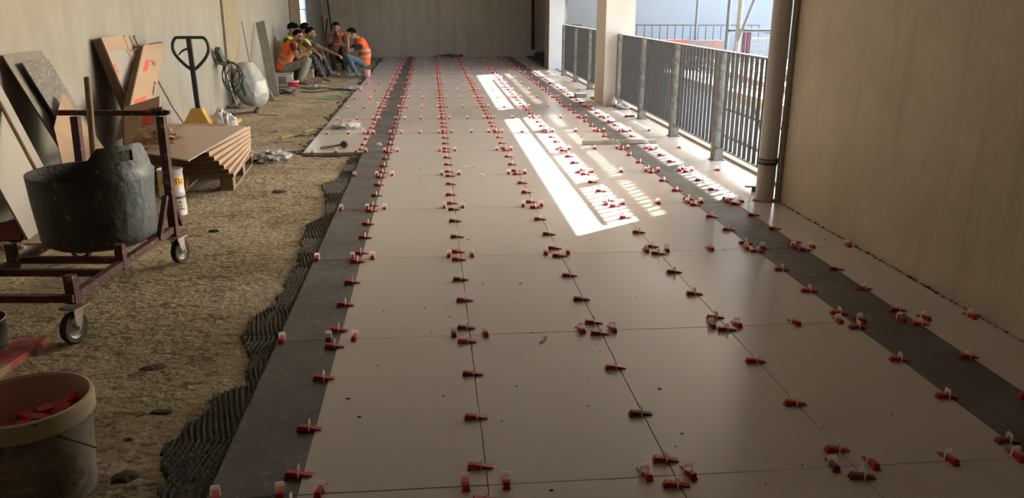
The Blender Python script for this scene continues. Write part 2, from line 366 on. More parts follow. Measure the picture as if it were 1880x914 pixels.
# main column, white column
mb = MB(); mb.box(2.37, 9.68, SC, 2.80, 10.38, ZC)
mb.mi[4] = 1  # -x face takes the painted-in shade
o = struct('column', mb, ['column_lit', 'column_shaded']); tag(o, 'plastered concrete column between the two railings', 'column')
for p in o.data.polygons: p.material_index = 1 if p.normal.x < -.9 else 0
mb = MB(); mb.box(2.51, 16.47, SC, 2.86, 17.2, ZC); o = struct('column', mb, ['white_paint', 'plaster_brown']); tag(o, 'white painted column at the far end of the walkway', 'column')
for p in o.data.polygons: p.material_index = 1 if p.normal.x < -.9 else 0  # room-side face coloured darker brown
# rough mortar edge beside the white column
mb = MB(); n = 24
for i in range(n):
    z0 = SC + i*(ZC-SC)/n; a = .05+.02*random.random(); mb.box(2.87, 16.55, z0, 2.87+a, 16.62+.03*random.random(), z0+(ZC-SC)/n)
struct('trim_5', mb, 'debris')
# baseboards of dirt where walls meet floors
def dirt_line(name, x0, y0, x1, y1, w_, n, mt='dark_dirt'):
    mb = MB()
    for i in range(n):
        t = i/n + random.uniform(-.3, .3)/n; x = x0+(x1-x0)*t + random.uniform(0, w_)*(1 if x0 < 0 else -1); y = y0+(y1-y0)*t
        r = random.uniform(.003, .009)
        mb.sphere((x, y, SC+r*.3 if x < -1 or y > 20 else r*.2), r, 6, 4, sc=(random.uniform(.8, 1.8), random.uniform(.8, 2), .6))
    o = mk(name, mb, mt); tag(o, {'wall_rubble': 'crumbs of mortar and dirt along the foot of the left wall', 'wall_crumbs': 'crumbs of dirt along the foot of the back wall', 'edge_crumbs': 'plaster crumbs in the gap along the foot of the right wall', 'spacer_crumbs': 'scattered specks of mortar on the tiles'}.get(name, name), 'rubble', kind='stuff'); return o
dirt_line('wall_rubble', XL+.01, 3, XL+.01, 17, .22, 420)
dirt_line('wall_crumbs', -2.9, YF-.06, 2.4, YF-.06, .05, 160)
dirt_line('edge_crumbs', XR-.002, -1, XR-.002, 3.5, .012, 110)
mb = MB()
for i in range(170):
    x, y = random.uniform(-.55, 2.4), random.uniform(-.2, 7)**1.0; r = random.uniform(.0015, .0045)
    mb.sphere((x, y, r*.3), r, 6, 4, sc=(random.uniform(.7, 2.4), random.uniform(.7, 1.4), .5))
tag(mk('mortar_specks', mb, 'mortar'), 'scattered dark specks of mortar on the cream tiles', 'specks', kind='stuff')

# pipe (rain downpipe) by the right wall end
t = thing('downpipe', 'grey plastic downpipe standing at the end of the right wall', 'pipe', (2.375, 3.63, 0))
mb = MB(); mb.lathe([(.068, 0), (.068, 2.84)], 28); mk('pipe', mb, 'pvc', t, smooth=True)
mb = MB(); mb.lathe([(.0735, .285), (.0735, .31)], 28); mb.lathe([(.0735, .32), (.0735, .332)], 28); mb.tube([(.06, -.0, .31), (.1, -.02, .31)], .008, 8); mb.box(.07, -.03, .295, .095, .0, .325); mk('pipe_clamp', mb, 'steel_dark', t, smooth=True)
mb = MB(); mb.lathe([(.0, .0), (.09, .0), (.085, .012), (.0, .02)], 20, sy=.7); mk('mortar_foot', mb, 'debris', t)
# slim cream pipe right against the wall edge
o = mk('conduit', MB().lathe([(.02, 0), (.02, 2.84)], 14), 'plaster_yellow', None, loc=(2.452, 3.57, 0), smooth=True)
tag(o, 'slim cream conduit beside the grey downpipe', 'pipe')

# ------------------------------------------------------------------ railings
def railing(label, x, y0, y1, posts, endpost=True, group=None, step=.112):
    t = thing('steel_railing', label, 'railing', (x, y0, 0), 0, group); L_ = y1-y0
    mb = MB(); mb.box(-.025, 0, 1.022, .025, L_, 1.032); mk('top_rail', mb, 'steel_rail', t)
    mb = MB(); mb.box(-.02, 0, .125, .02, L_, .135); mk('bottom_rail', mb, 'steel_post', t)
    bars = []; y = y0+step*.6; m0 = None
    while y < y1-.03:
        if all(abs(y-p) > .075 for p in posts):
            if m0 is None:
                mb = MB(); mb.box(-.014, -.0065, .135, .014, .0065, 1.022); o = mk('baluster', mb, 'steel_dark', t); m0 = o
            else:
                o = m0.copy(); C.objects.link(o); o.parent = t
            o.location = (0, y-y0, 0)
        y += step
    p0 = None
    for p in posts:
        if p0 is None:
            mb = MB()  # channel section: web facing the room, flange along x
            mb.box(-.045, -.05, 0, -.037, .05, 1.02); mb.box(-.037, -.05, 0, .045, -.042, 1.02); mb.box(-.037, .042, 0, .045, .05, 1.02)
            mb.box(-.06, -.065, 0, .06, .065, .008); mb.box(.0, .05, .10, .03, .075, .122)
            p0 = o = mk('post', mb, 'steel_post', t)
        else:
            o = p0.copy(); C.objects.link(o); o.parent = t
        o.location = (0, p-y0, 0)
    return t
railing('rusty steel railing with flat balusters between column and downpipe', 2.585, 4.12, 9.66, [5.32, 6.78, 8.24, 9.6])
railing('far steel railing between the column and the white column', 2.625, 10.40, 15.05, [12.05, 13.5, 14.98])

# ------------------------------------------------------------------ outside: void, terrace, far wall, scaffolding
mb = MB(); mb.box(2.0, -4, -3.4, 30, 26, -3.2); struct('ground', mb, 'concrete')
mb = MB(); mb.box(5.05, 3, -3.2, 5.3, 20, -.16); struct('facade_lower', mb, 'facade_blue')
mb = MB(); mb.box(2.62, 4.1, -3.2, 2.74, 16.5, -.3); struct('facade_near', mb, 'facade_blue')
mb = MB(); mb.box(5.0, 3, -.16, 13, 20.05, -.01); struct('terrace', mb, 'edge_brown')
mb = MB(); mb.box(2.9, 17.6, -.16, 4.99, 20.04, -.001); struct('landing', mb, 'concrete')
mb = MB(); n1, n2 = 60, 90
vs = [(5.03+7.9*i/n1, 3+17*j/n2, .004+.02*abs(noise.noise(Vector((i*.5, j*.5, 0))))) for j in range(n2+1) for i in range(n1+1)]
mb.add(vs, [(j*(n1+1)+i, j*(n1+1)+i+1, (j+1)*(n1+1)+i+1, (j+1)*(n1+1)+i) for j in range(n2) for i in range(n1)])
struct('terrace_membrane', mb, 'membrane')
mb = MB(); mb.box(3.46, 20.05, -3.2, 16, 20.35, 3.0); struct('wall_far', mb, 'far_wall')
# low beige pipe on the terrace
pts = [(5.75+.02*i + .06*math.sin(i*.9), 8+i*.75, .07) for i in range(15)]
tag(mk('terrace_pipe', MB().tube(pts, .055, 10), 'edge_brown', smooth=True), 'long beige pipe lying on the white terrace', 'pipe')
pts = [(5.35+.05*i + .1*math.sin(i*1.7), 10.5+i*.5, .045) for i in range(12)]
tag(mk('terrace_hose', MB().tube(pts, .022, 8), 'concrete', smooth=True), 'thin pale hose snaking over the terrace', 'hose')
# far thin railing
t = thing('thin_railing', 'thin dark railing in front of the far blue white wall', 'railing', (3.9, 17.9, 0))
mb = MB(); mb.box(0, -.012, .94, 4.1, .012, .965); mb.box(0, -.012, .08, 4.1, .012, .10); mk('rail', mb, 'steel_dark', t)
m0 = None
for i in range(22):
    if m0 is None: mb = MB(); mb.box(-.008, -.008, .0, .008, .008, .95); o = m0 = mk('baluster', mb, 'steel_dark', t)
    else: o = m0.copy(); C.objects.link(o); o.parent = t
    o.location = (.01+i*.194, 0, 0)
t = thing('thin_railing', 'short thin railing piece left of the column on the far terrace', 'railing', (3.0, 17.9, 0))
mb = MB(); mb.box(0, -.012, .94, .5, .012, .965); mk('rail', mb, 'steel_dark', t)
for xx in (0, .25, .5): mk('baluster', MB().box(-.008, -.008, 0, .008, .008, .95), 'steel_dark', t, loc=(xx, 0, 0))
# scaffold poles
def pole(name, a, b, r, mt, label, n=12): return tag(mk(name, MB().tube([a, b], r, n), mt, smooth=True), label, 'pole', 'scaffold tubes on the terrace')
pole('scaffold_pole', (6.15, 17.2, 0), (6.15, 17.2, 3), .035, 'galv', 'grey scaffold pole rising behind the orange barrier')
pole('scaffold_pole', (5.25, 12.6, 0), (5.25, 12.6, 3.2), .033, 'galv', 'blue grey scaffold pole left of the thick cream prop')
pole('timber_prop', (5.22, 12.0, 0), (5.27, 12.05, 3.2), .043, 'prop_cream', 'thick cream prop beside the grey scaffold pole')
pole('scaffold_pole', (5.15, 10.15, 0), (5.15, 10.15, 3.2), .030, 'prop_cream', 'pale scaffold pole nearest the downpipe')
pole('diagonal_brace', (5.25, 12.45, .35), (5.2, 10.9, 2.0), .026, 'galv', 'diagonal grey scaffold brace')
pole('scaffold_ledger', (5.3, 12.75, .985), (5.2, 10.1, 1.06), .027, 'galv', 'horizontal grey scaffold tube above the red gate')
o = tag(mk('tube_coupler', MB().box(-.04, -.05, -.04, .04, .05, .04), 'castor_steel', loc=(5.19, 10.35, 1.07), bevel=.01), 'steel coupler clamping the horizontal scaffold tube', 'coupler')
# tubes against the lower facade
for i, (z0, z1) in enumerate(((-.28, -.30), (-.74, -.76))):
    pole('facade_tube', (4.93, 4.5, z0), (4.93, 11.5, z1), .022, 'steel_dark', ('upper', 'lower')[i] + ' dark tube running along the lower facade')
pole('facade_brace', (4.9, 10.2, -.1), (4.9, 8.9, -1.3), .02, 'galv', 'diagonal tube across the lower facade')
# red steel gate
t = thing('red_gate', 'dark red steel gate frame on the terrace edge', 'gate', (5.6, 12.45, 0))
for nm, a, b, w_ in (('post', (0, 0, 0), (0, 0, 1.02), .06), ('post', (0, .22, 0), (0, .22, 1.02), .05), ('top_bar', (0, .22, 1.0), (0, -1.35, 1.0), .05), ('middle_bar', (0, .22, .56), (0, -1.35, .56), .05)):
    mk(nm, MB().bar(a, b, w_), 'gate_red', t)
t = thing('orange_barrier', 'orange and pinkish board barrier lying before the far railing', 'barrier', (4.9, 17.0, 0))
mk('board', MB().box(-.3, 0, 0, .42, .08, .62), 'pinkish', t); mk('panel', MB().box(.42, -.01, 0, 1.0, .09, .64), 'orange', t)
mk('board', MB().box(1.0, 0, 0, 2.0, .08, .63), 'pinkish', t); mk('sticker', MB().box(1.62, -.006, .5, 1.72, 0, .6), 'ink_red', t)
# mesh panel leaned near the gate
t = thing('mesh_panel', 'grey wire mesh panel standing behind the red gate', 'panel', (6.35, 14.2, 0))
mb = MB()
for i in range(9): mb.bar((i*.07, 0, 0), (i*.07, 0, .78), .012)
for i in range(9): mb.bar((0, 0, i*.095), (.6, 0, i*.095), .012)
mk('wire', mb, 'debris', t); mk('frame', MB().bar((.6, 0, 0), (.6, 0, .8), .03).bar((0, 0, .79), (.6, 0, .79), .03), 'debris', t)
# debris heaps
def heap(name, label, x, y, sx, sy_, h, n, mt='debris', z=0):
    mb = MB()
    for i in range(n):
        a, b = random.gauss(0, .42), random.gauss(0, .42); hh = h*max(0, 1-a*a-b*b)*random.random()
        L_ = random.uniform(.05, .28); ang = random.uniform(0, 3.14); tl = random.uniform(-.3, .3); w_ = random.uniform(.015, .05)
        p = Vector((x+a*sx, y+b*sy_, z+.03+hh)); d = Vector((math.cos(ang), math.sin(ang), tl)).normalized()*L_/2
        if (p-d).z < z+.015: d.z = 0
        mb.bar(p-d, p+d, w_, random.uniform(.01, .03))
    return tag(mk(name, mb, mt), label, 'debris', kind='stuff')
heap('terrace_debris', 'dark offcuts heaped along the far edge of the terrace', 6.0, 16.4, .9, .45, .25, 150)
heap('terrace_debris', 'grey offcuts heaped on the terrace near the mesh panel', 6.9, 13.6, .35, .5, .18, 80)
heap('terrace_debris', 'thin wires and sticks scattered on the white terrace', 6.6, 10.9, .5, 1.3, .03, 60)
heap('corner_debris', 'dark rubbish on the floor of the recess at the back', 2.72, 19.3, .14, 1.1, .22, 120, 'dark_dirt')
# unseen scaffold deck added so its boards and slats band the sun
t = thing('added_shade_deck', 'added unseen scaffold boards and slats shading the tiles in bands', 'scaffold', (0, 0, 0))
for a, b in ((2.87, 3.244), (3.764, 3.85), (4.02, 4.16), (4.275, 4.49), (4.72, 4.885), (4.95, 5.40)):
    mk('board', MB().box(a, 4.4, 1.60, b, 18.2, 1.635), 'wood_pale', t)
mk('board', MB().box(4.88, 4.4, 1.60, 4.96, 8.8, 1.635), 'wood_pale', t)
mb = MB()
for i in range(9): mb.box(3.855+i*.019, 4.4, 1.60, 3.855+i*.019+.0085, 18.2, 1.604)
for i in range(6): mb.box(4.162+i*.019, 4.4, 1.60, 4.162+i*.019+.0125, 18.2, 1.604)
mk('dimming_slats', mb, 'galv', t)  # thin slats added to half dim the sun in two gaps
for yy in (8.9, 11.6, 12.55, 15.2): mk('ledger', MB().tube([(2.86, yy, 1.66), (5.3, yy, 1.66)], .022, 8), 'galv', t)
for yy in (11.3, 16.2): mk('hanger', MB().tube([(3.5, yy, 1.64), (3.5, yy, 2.85)], .02, 8), 'galv', t)

# ------------------------------------------------------------------ levelling wedges
def wedge_mb(mi=0):
    mb = MB()  # long axis x, thick end at -x
    pr = [(-.040, 0), (.042, 0), (.042, .0035), (-.018, .018), (-.036, .020), (-.040, .015)]
    vs = [(x, -.0095, z) for x, z in pr] + [(x, .0095, z) for x, z in pr]; n = len(pr)
    fs = [tuple(range(n)), tuple(range(n, 2*n))[::-1]] + [(i, (i+1) % n, n+(i+1) % n, n+i) for i in range(n)]
    mb.add(vs, fs, mi); mb.box(-.043, -.012, 0, -.037, .012, .007, mi); return mb
def clip_mb(mi=0):
    mb = MB()  # strap standing across the joint: two legs and a pointed tab
    x = .001
    pts = [(-.0155, 0), (-.0155, .026), (-.0155, .030), (-.012, .038), (.012, .038), (.0155, .030), (.0155, .026), (.0155, 0), (.0110, 0), (.0110, .0235), (-.0110, .0235), (-.0110, 0)]
    vs = [(x-.002, a, b) for a, b in pts] + [(x+.002, a, b) for a, b in pts]; n = len(pts)
    mb.add(vs, [(0, 1, 10, 11), (1, 2, 9, 10), (2, 5, 6, 9), (2, 3, 4, 5), (9, 6, 7, 8), (n+0, n+11, n+10, n+1), (n+1, n+10, n+9, n+2), (n+2, n+9, n+6, n+5), (n+2, n+5, n+4, n+3), (n+9, n+8, n+7, n+6)] + [(i, (i+1) % n, n+(i+1) % n, n+i) for i in range(n)], mi)
    return mb
LN = {-.86: 'left edge of the left grey strip', -.587: 'right edge of the left grey strip', 0: 'first joint right of the left grey strip', .6: 'second joint right of the left grey strip', 1.2: 'third joint right of the left grey strip', 1.815: 'left edge of the right grey strip', 2.128: 'right edge of the right grey strip'}
ORD = 'first second third fourth fifth sixth seventh eighth ninth tenth eleventh twelfth thirteenth fourteenth fifteenth sixteenth seventeenth eighteenth nineteenth twentieth'.split()
TENS = ['', '', 'twenty', 'thirty', 'forty', 'fifty', 'sixty', 'seventy']
TT = 'twentieth thirtieth fortieth fiftieth sixtieth'.split()
def ordn(i):
    if i <= 20: return ORD[i-1]
    return TT[i//10-2] if i % 10 == 0 else TENS[i//10]+'-'+ORD[i % 10-1]
spots = []   # x, y, rot, line key, dark
OFFS = [.09, .42, .78, 1.13]
DARKS = {(0, 12), (0, 17), (.6, 3), (.6, 7), (1.2, 1), (0, 6), (.6, 11), (1.2, 8), (0, 24)}
for x in (-.86, -.587, 0, .6, 1.2, 1.815, 2.128):
    i = 0
    for k in range(-1, 18):
        for q, o_ in enumerate(OFFS):
            y = 1.2*k + o_ + random.uniform(-.025, .025)
            if y < -.12 or y > YF-.1: continue
            if x == -.86 and y < 6.05: continue
            if x == 2.128 and 16.4 < y and k > 30: continue
            i += 1
            spots.append((x-.012+random.uniform(-.006, .006), y, random.uniform(-.05, .05), x, (x, i) in DARKS or random.random() < .05, i))
ROWX = [-.835, -.637, -.515, -.075, .066, .506, .652, 1.13, 1.255, 1.53, 1.76, 1.868, 2.065, 2.18, 2.42]
RN = ['left end of left grey strip', 'right end of left grey strip', 'just right of left grey strip', 'left of first cream joint', 'right of first cream joint', 'left of second cream joint', 'right of second cream joint', 'left of third cream joint', 'right of third cream joint', 'middle of fourth cream tile', 'just left of right grey strip', 'left end of right grey strip', 'right end of right grey strip', 'just right of right grey strip', 'beside right wall or railing']
for k in range(0, 18):
    xsr = list(zip(ROWX, RN))
    if k >= 5: xsr += [(-1.36, 'left edge of outer cream tiles'), (-1.12, 'middle of outer cream tiles'), (-.93, 'just left of left grey strip')]
    if k >= 6: xsr += [(-.30, 'middle of first cream tile'), (.30, 'middle of second cream tile'), (.90, 'middle of third cream tile')]
    for x, nm in xsr:
        if k == 0 and x in (-.075, .066, .506, .652): pass
        spots.append((x+random.uniform(-.008, .008), 1.2*k+.012+random.uniform(-.004, .004), -math.pi/2+math.pi+random.uniform(-.14, .22 if k < 2 else .1), nm, random.random() < .06, k))
spots.sort(key=lambda s: s[1])
wm = {}; GR = 'red levelling wedges in white clips on the tile joints'
stuff = MB(); cnt = 0
def xf(mb, x, y, r, mi_off, tgt):
    M4 = Matrix.Translation((x, y, .0008)) @ Matrix.Rotation(r, 4, 'Z'); tgt.add([M4 @ Vector(v) for v in mb.v], mb.f, mi_off)
W0, C0 = wedge_mb(), clip_mb()
for s in spots:
    line = not isinstance(s[3], str); x, y, r = s[:3]
    dark = s[4]; col = 'wedge_dark' if dark else 'wedge_red'
    if cnt < 300:
        cnt += 1; cw = 'dark brown' if dark else 'red'
        if line: lab = f'{cw} wedge, {LN[s[3]]}, {ordn(s[5])} from camera'
        else: lab = f'{cw} wedge on {ordn(s[5]+1)} cross joint, {s[3]}'
        lab = ' '.join(lab.split()[:22])
        if y < 7.5:
            t = thing('levelling_wedge', lab, 'wedge', (x, y, .0008), r, GR)
            for nm, m0, mt in (('wedge', W0, col), ('clip', C0, 'clip_white')):
                if (nm, mt) not in wm: o = mk(nm, m0, mt, t); wm[(nm, mt)] = o
                else: o = wm[(nm, mt)].copy(); C.objects.link(o); o.parent = t
            t.children  # noqa
        else:
            if ('both', col) not in wm:
                mb = MB(); mb.add(W0.v, W0.f, 0); mb.add(C0.v, C0.f, 1); o = mk('levelling_wedge', mb, [col, 'clip_white']); wm[('both', col)] = o
            else: o = wm[('both', col)].copy(); C.objects.link(o)
            o.location = (x, y, .0008); o.rotation_euler = (0, 0, r); tag(o, lab, 'wedge', GR)
    else:
        xf(W0, x, y, r, 0 if not dark else 2, stuff); xf(C0, x, y, r, 1, stuff)
tag(mk('levelling_wedge', stuff, ['wedge_red', 'clip_white', 'wedge_dark']), 'far rows of red levelling wedges reaching to the back wall', 'wedge', kind='stuff')
# loose spacers / clips lying about
for i, (x, y, lab) in enumerate(((-.72, 6.35, 'white spacer cross lying on the grey strip beside the mallet'), (-.98, 7.55, 'small white clip lying beside the plastic bag on the tile'), (.28, 4.75, 'broken white clip leg lying on the cream tile'), (.17, 5.1, 'white clip standing askew on the cream tile'), (.32, 1.12, 'pale broken clip in the foreground tile'), (-.98, 10.1, 'white square clip on the far outer tile'))):
    mb = MB(); mb.bar((-.02, 0, .005), (.02, .01, .005), .008, .006); mb.bar((-.02, 0, .005), (-.026, .016, .02 if i in (0, 1, 3, 5) else .006), .012, .006); mb.bar((.02, .01, .005), (.03, -.008, .018 if i in (0, 3) else .006), .01, .006)
    if i in (0, 5): mb.box(-.02, 0, .0, .02, .012, .034)
    tag(mk('broken_clip', mb, 'clip_white', loc=(x, y, .001), rot=(0, 0, i*1.1)), lab, 'clip')

# ------------------------------------------------------------------ combed mortar beside the grey strip
EP = [(-1.02, -.6), (-1.01, .02), (-1.10, .34), (-1.03, .575), (-1.01, .737), (-.93, .81), (-.95, 1.05), (-1.05, 1.3), (-1.05, 1.52), (-.97, 1.74), (-.975, 2.18), (-.963, 2.39), (-1.007, 2.8), (-1.032, 3.28), (-.935, 3.53), (-1.01, 4.11), (-1.10, 4.56), (-.99, 4.78), (-.98, 5.83), (-1.0, 6.2)]
def edge(y):
    for (a, ya), (b, yb) in zip(EP, EP[1:]):
        if ya <= y <= yb: return a+(b-a)*(y-ya)/(yb-ya)
    return -1.0
mb = MB(); nx, ny = 100, 420; X0, X1, Y0, Y1 = -1.18, -.862, -.6, 5.99
vs = []
for j in range(ny+1):
    y = Y0+(Y1-Y0)*j/ny; e = edge(y) + .03*noise.noise(Vector((0, y*9, 0))) + .015*noise.noise(Vector((4, y*30, 0)))
    seg = int((y+10)/.42 + .3*math.sin(y*5)); ph = seg*2.1
    for i in range(nx+1):
        x = X0+(X1-X0)*i/nx; d = x-e
        u = x + (.10*((y/.42) % 1 - .5) if seg % 2 else -.05*((y/.42) % 1 - .5)) + .012*noise.noise(Vector((x*6, y*5, 0)))
        rg = (.5+.5*math.sin(u*2*math.pi/.0205+ph))**1.3
        pt = noise.noise(Vector((x*9+7, y*3.2, 0)))
        if pt > .33: rg = .35+.3*noise.noise(Vector((x*40, y*40, 0)))
        h = .004 + .013*rg + .002*noise.noise(Vector((x*70, y*70, 0)))
        k = max(0, min(1, d/.012)); z = SC-.006 + (h+.006)*k
        if x > -.872: z = min(z, SC+.008)
        vs.append((x, y, z))
mb.add(vs, [(j*(nx+1)+i, j*(nx+1)+i+1, (j+1)*(nx+1)+i+1, (j+1)*(nx+1)+i) for j in range(ny) for i in range(nx)])
tag(mk('combed_mortar', mb, 'mortar', smooth=True), 'dark tile adhesive combed in ridges along the left grey strip', 'mortar', kind='stuff')
# mortar under the front of the outer tiles and along their left edge
mb = MB()
for i in range(110):
    x = random.uniform(-1.44, -.9); mb.sphere((x, 5.95+random.uniform(-.05, .03), SC+.004), random.uniform(.008, .02), 7, 5, sc=(2, 1, .6))
for i in range(330):
    y = random.uniform(5.95, 20.5); x = -1.468-abs(random.gauss(0, .05)); mb.sphere((x, y, SC+.003), random.uniform(.008, .03), 7, 5, sc=(1, 1.8, .5))
tag(mk('mortar_smear', mb, 'mortar'), 'rough dark mortar squeezed out along the outer tiles edge', 'mortar', kind='stuff')
def blob(name, label, x, y, r, sx=1., z=.012):
    mb = MB(); n = 22; vs = [(0, 0, z)]
    for k, f_ in ((1, .6), (2, 1.)):
        for j in range(n):
            a = 2*math.pi*j/n; q = r*f_*(1+.35*noise.noise(Vector((math.cos(a)*1.7+x*9, math.sin(a)*1.7+y*7, 0)))); vs.append((q*sx*math.cos(a), q*math.sin(a), z*.8 if k == 1 else -.006))
    fs = [(0, 1+j, 1+(j+1) % n) for j in range(n)] + [(1+j, 1+n+j, 1+n+(j+1) % n, 1+(j+1) % n) for j in range(n)]
    mb.add(vs, fs); return tag(mk(name, mb, 'mortar', loc=(x, y, SC), smooth=True), label, 'mortar')
blob('mortar_splat', 'flat dark mortar splat on the screed before the bucket', -1.33, 1.02, .045, 1.5, .008)
blob('mortar_splat', 'round dark mortar splat on the screed beside the pallet', -1.40, 4.33, .06, 1.3, .015)
blob('mortar_splat', 'dark mortar lump at the edge of the nearest combed mortar', -1.16, .18, .045, 1., .015)
blob('mortar_splat', 'small dark clod on the screed near the mixing tub', -1.62, 2.55+.6, .03, 1.4, .02)
blob('mortar_splat', 'tiny dark crumb near the lower bucket', -1.23, .42, .014, 1.3, .01)
blob('mortar_splat', 'dark damp clod left of the nearest combed mortar', -1.18, .62, .028, 1.8, .008)

# ------------------------------------------------------------------ trolley
t = thing('trolley', 'dark red steel trolley frame on four castors carrying the tub', 'trolley', (-1.98, 1.93, SC), R(-5)); W_, H_ = .27, .21
def cb(nm, a, b, w_=.036, mt='cart_red'): return mk(nm, MB().bar(a, b, w_), mt, t)
cb('side_rail', (W_, -.6, H_), (W_, .6, H_)); cb('side_rail', (-W_, -.6, H_), (-W_, .6, H_))
for yy, nm in ((-.58, 'cross_bar'), (-.22, 'cross_bar'), (-.02, 'cross_bar'), (.42, 'cross_bar')): cb(nm, (-W_, yy, H_-.002), (W_, yy, H_-.002), .032)
cb('corner_post', (W_, -.56, H_-.03), (W_, -.56, H_+.10), .042); cb('stub_post', (W_, -.08, H_-.03), (W_, -.08, H_+.10), .04)
cb('stub_post', (-W_, -.08, H_-.03), (-W_, -.08, H_+.10), .04)
cb('handle_post', (W_+.01, .56, H_-.04), (W_-.01, .62, .85), .042); cb('handle_post', (-W_+.06, .56, H_-.04), (-W_+.05, .62, .85), .042)
cb('handle_bar', (-W_-.04, .62, .87), (W_+.02, .62, .87), .028)
mb = MB(); mb.sphere((W_-.03, .61, .878), .03, 10, 6, sc=(1.6, 1, .8)); mb.sphere((W_+.015, .62, .872), .018, 8, 5); mb.bar((W_-.02, .62, .88), (W_+.05, .61, .875), .02); mb.bar((W_-.05, .6, .89), (W_-.0, .62, .9), .012); mk('tape_wrap', mb, 'black_paint', t)
cb('brace', (W_+.012, .50, .42), (W_+.014, .34, H_), .026); cb('brace', (W_+.012, .56, .44), (W_+.014, .66, H_), .026)
def castor(x, y, r, ang, prx=1.):
    a = R(ang); c_ = mk('castor', MB(), 'castor_steel', t, loc=(x, y, 0), rot=(0, 0, a))
    mb = MB()
    for s_ in (-1, 1):
        mb.add([(s_*.024, -.035, 2*r+.022), (s_*.024, .035, 2*r+.022), (s_*.024, .012+.02, r-.012), (s_*.024, -.012+.02, r-.012), (s_*.027, -.035, 2*r+.022), (s_*.027, .035, 2*r+.022), (s_*.027, .032, r-.012), (s_*.027, .008, r-.012)], [(0, 1, 2, 3), (4, 5, 6, 7), (0, 4, 5, 1), (1, 5, 6, 2), (2, 6, 7, 3), (3, 7, 4, 0)])
    mb.box(-.04, -.045, 2*r+.014, .04, .045, 2*r+.022); mb.tube([(-.034, .02, r), (.034, .02, r)], .008, 8)
    me = mk('fork', mb, 'castor_steel', None); D.objects.remove(c_)
    me.parent = t; me.location = (x, y, 0); me.rotation_euler = (0, 0, a); me.name = 'castor_fork'
    Ry = Matrix.Translation((0, .02, r)) @ Matrix.Rotation(math.pi/2, 4, 'Y')
    mb = MB(); mb.lathe([(r*.68, -.016), (r*.95, -.017), (r, -.009), (r, .009), (r*.95, .017), (r*.68, .016), (r*.68, -.016)], 28, M4=Ry); mk('tyre', mb, 'rubber', me, smooth=True)
    mb = MB(); mb.lathe([(0, -.014), (r*.25, -.016), (r*.3, -.008), (r*.55, -.006), (r*.68, -.015), (r*.68, .015), (r*.55, .006), (r*.3, .008), (r*.25, .016), (0, .014)], 28, M4=Ry); mk('rim', mb, 'zinc', me, smooth=True)
castor(W_+.00, -.565, .0725, 168); castor(W_+.02, .56, .0725, -12); castor(-.30, .645, .0725, 80); castor(-W_, -.56, .0725, 160)

# the tub
t = thing('mixing_tub', 'large grey blue rubber mixing tub with lug handle on the trolley', 'tub', (-1.93, 2.14, SC+.245))
def tubsurf(r0, r1, h, off, lug):
    n, k = 72, 20; vs = []
    for i in range(k+1):
        f_ = i/k
        for j in range(n):
            a = 2*math.pi*j/n; top = h
            d = abs((a - R(-36) + math.pi) % (2*math.pi) - math.pi); d2 = abs((a - R(118) + math.pi) % (2*math.pi) - math.pi)
            for dd in (d,): top += lug*max(0, min(1, (.85-dd)/.42))
            z = off + (top-off)*f_; rr = r0 + (r1-r0)*min(1, z/h)**.7 + (-.012 if z > h else 0) + .006*noise.noise(Vector((math.cos(a)*2, math.sin(a)*2, z*5)))
            if f_ == 0: rr -= .035
            elif i == 1: rr -= .008
            vs.append((rr*math.cos(a), rr*math.sin(a), z))
    return vs, n, k
mb = MB(); vo, n, k = tubsurf(.270, .305, .38, 0, .155); vi, _, _ = tubsurf(.262, .298, .378, .02, .152)
def hole(i, j):
    a = 2*math.pi*(j+.5)/n
    return any(abs((a - c + math.pi) % (2*math.pi) - math.pi) < .19 for c in (R(-36),)) and 17 <= i <= 18
for vs, mi, rv in ((vo, 0, 0), (vi, 1, 1)):
    fs = [(i*n+j, i*n+(j+1) % n, (i+1)*n+(j+1) % n, (i+1)*n+j) for i in range(k) for j in range(n) if mi == 1 or not hole(i, j)]
    mb.add(vs, fs, mi)
    if mi == 0: mb.mi[-len(fs):] = [2 if (q[0] % n) >= n-8 or (q[0] % n) < 26 else 0 for q in fs]
o_ = k*n
mb.add(vo[o_:]+vi[o_:], [(j, (j+1) % n, n+(j+1) % n, n+j) for j in range(n)], 0)
hj = [j for j in range(n) if hole(17, j)]
for i in (17, 19):
    mb.add([vo[i*n+j] for j in hj+[(hj[-1]+1) % n]]+[vi[i*n+j] for j in hj+[(hj[-1]+1) % n]], [(q, q+1, len(hj)+2+q, len(hj)+1+q) for q in range(len(hj))] if len(hj) < 2 else [], 0)
mb.add(vo[:n], [tuple(range(n))], 0)
mk('shell', mb, ['tub', 'tub_inside', 'tub_blue'], t, smooth=True)
mb = MB(); mb.lathe([(0, .17), (.15, .16), (.262, .18)], 30); mk('mortar_fill', mb, 'wet_mortar', t, smooth=True)
tag(mk('wooden_stick', MB().tube([(-1.955, 2.33, 1.06), (-1.87, 2.02, .45)], [.017, .016], 12), 'wood', smooth=True), 'round wooden stick standing in the mixing tub', 'stick')
# black pan beside the trolley
t = thing('black_pan', 'black rubber mortar pan half out of frame before the trolley', 'pan', (-2.125, 1.235, SC))
mb = MB(); mb.lathe([(0, 0), (.085, 0), (.105, .02), (.112, .15), (.116, .155), (.112, .158), (.104, .15), (.096, .02), (0, .012)], 30); mk('shell', mb, 'rubber', t, smooth=True)
mb = MB(); mb.tube([(.115*math.cos(a), .115*math.sin(a), .156) for a in [i*math.pi/16 for i in range(32)]], .003, 6, closed=True); mk('rim', mb, 'alu', t)
# red and grey plank bottom left
t = thing('red_plank', 'worn red painted plank on the screed at the left edge', 'plank', (-1.965, 1.10, SC), R(84))
mk('board', MB().box(-.22, -.06, 0, .22, .06, .035), 'worn_red', t)

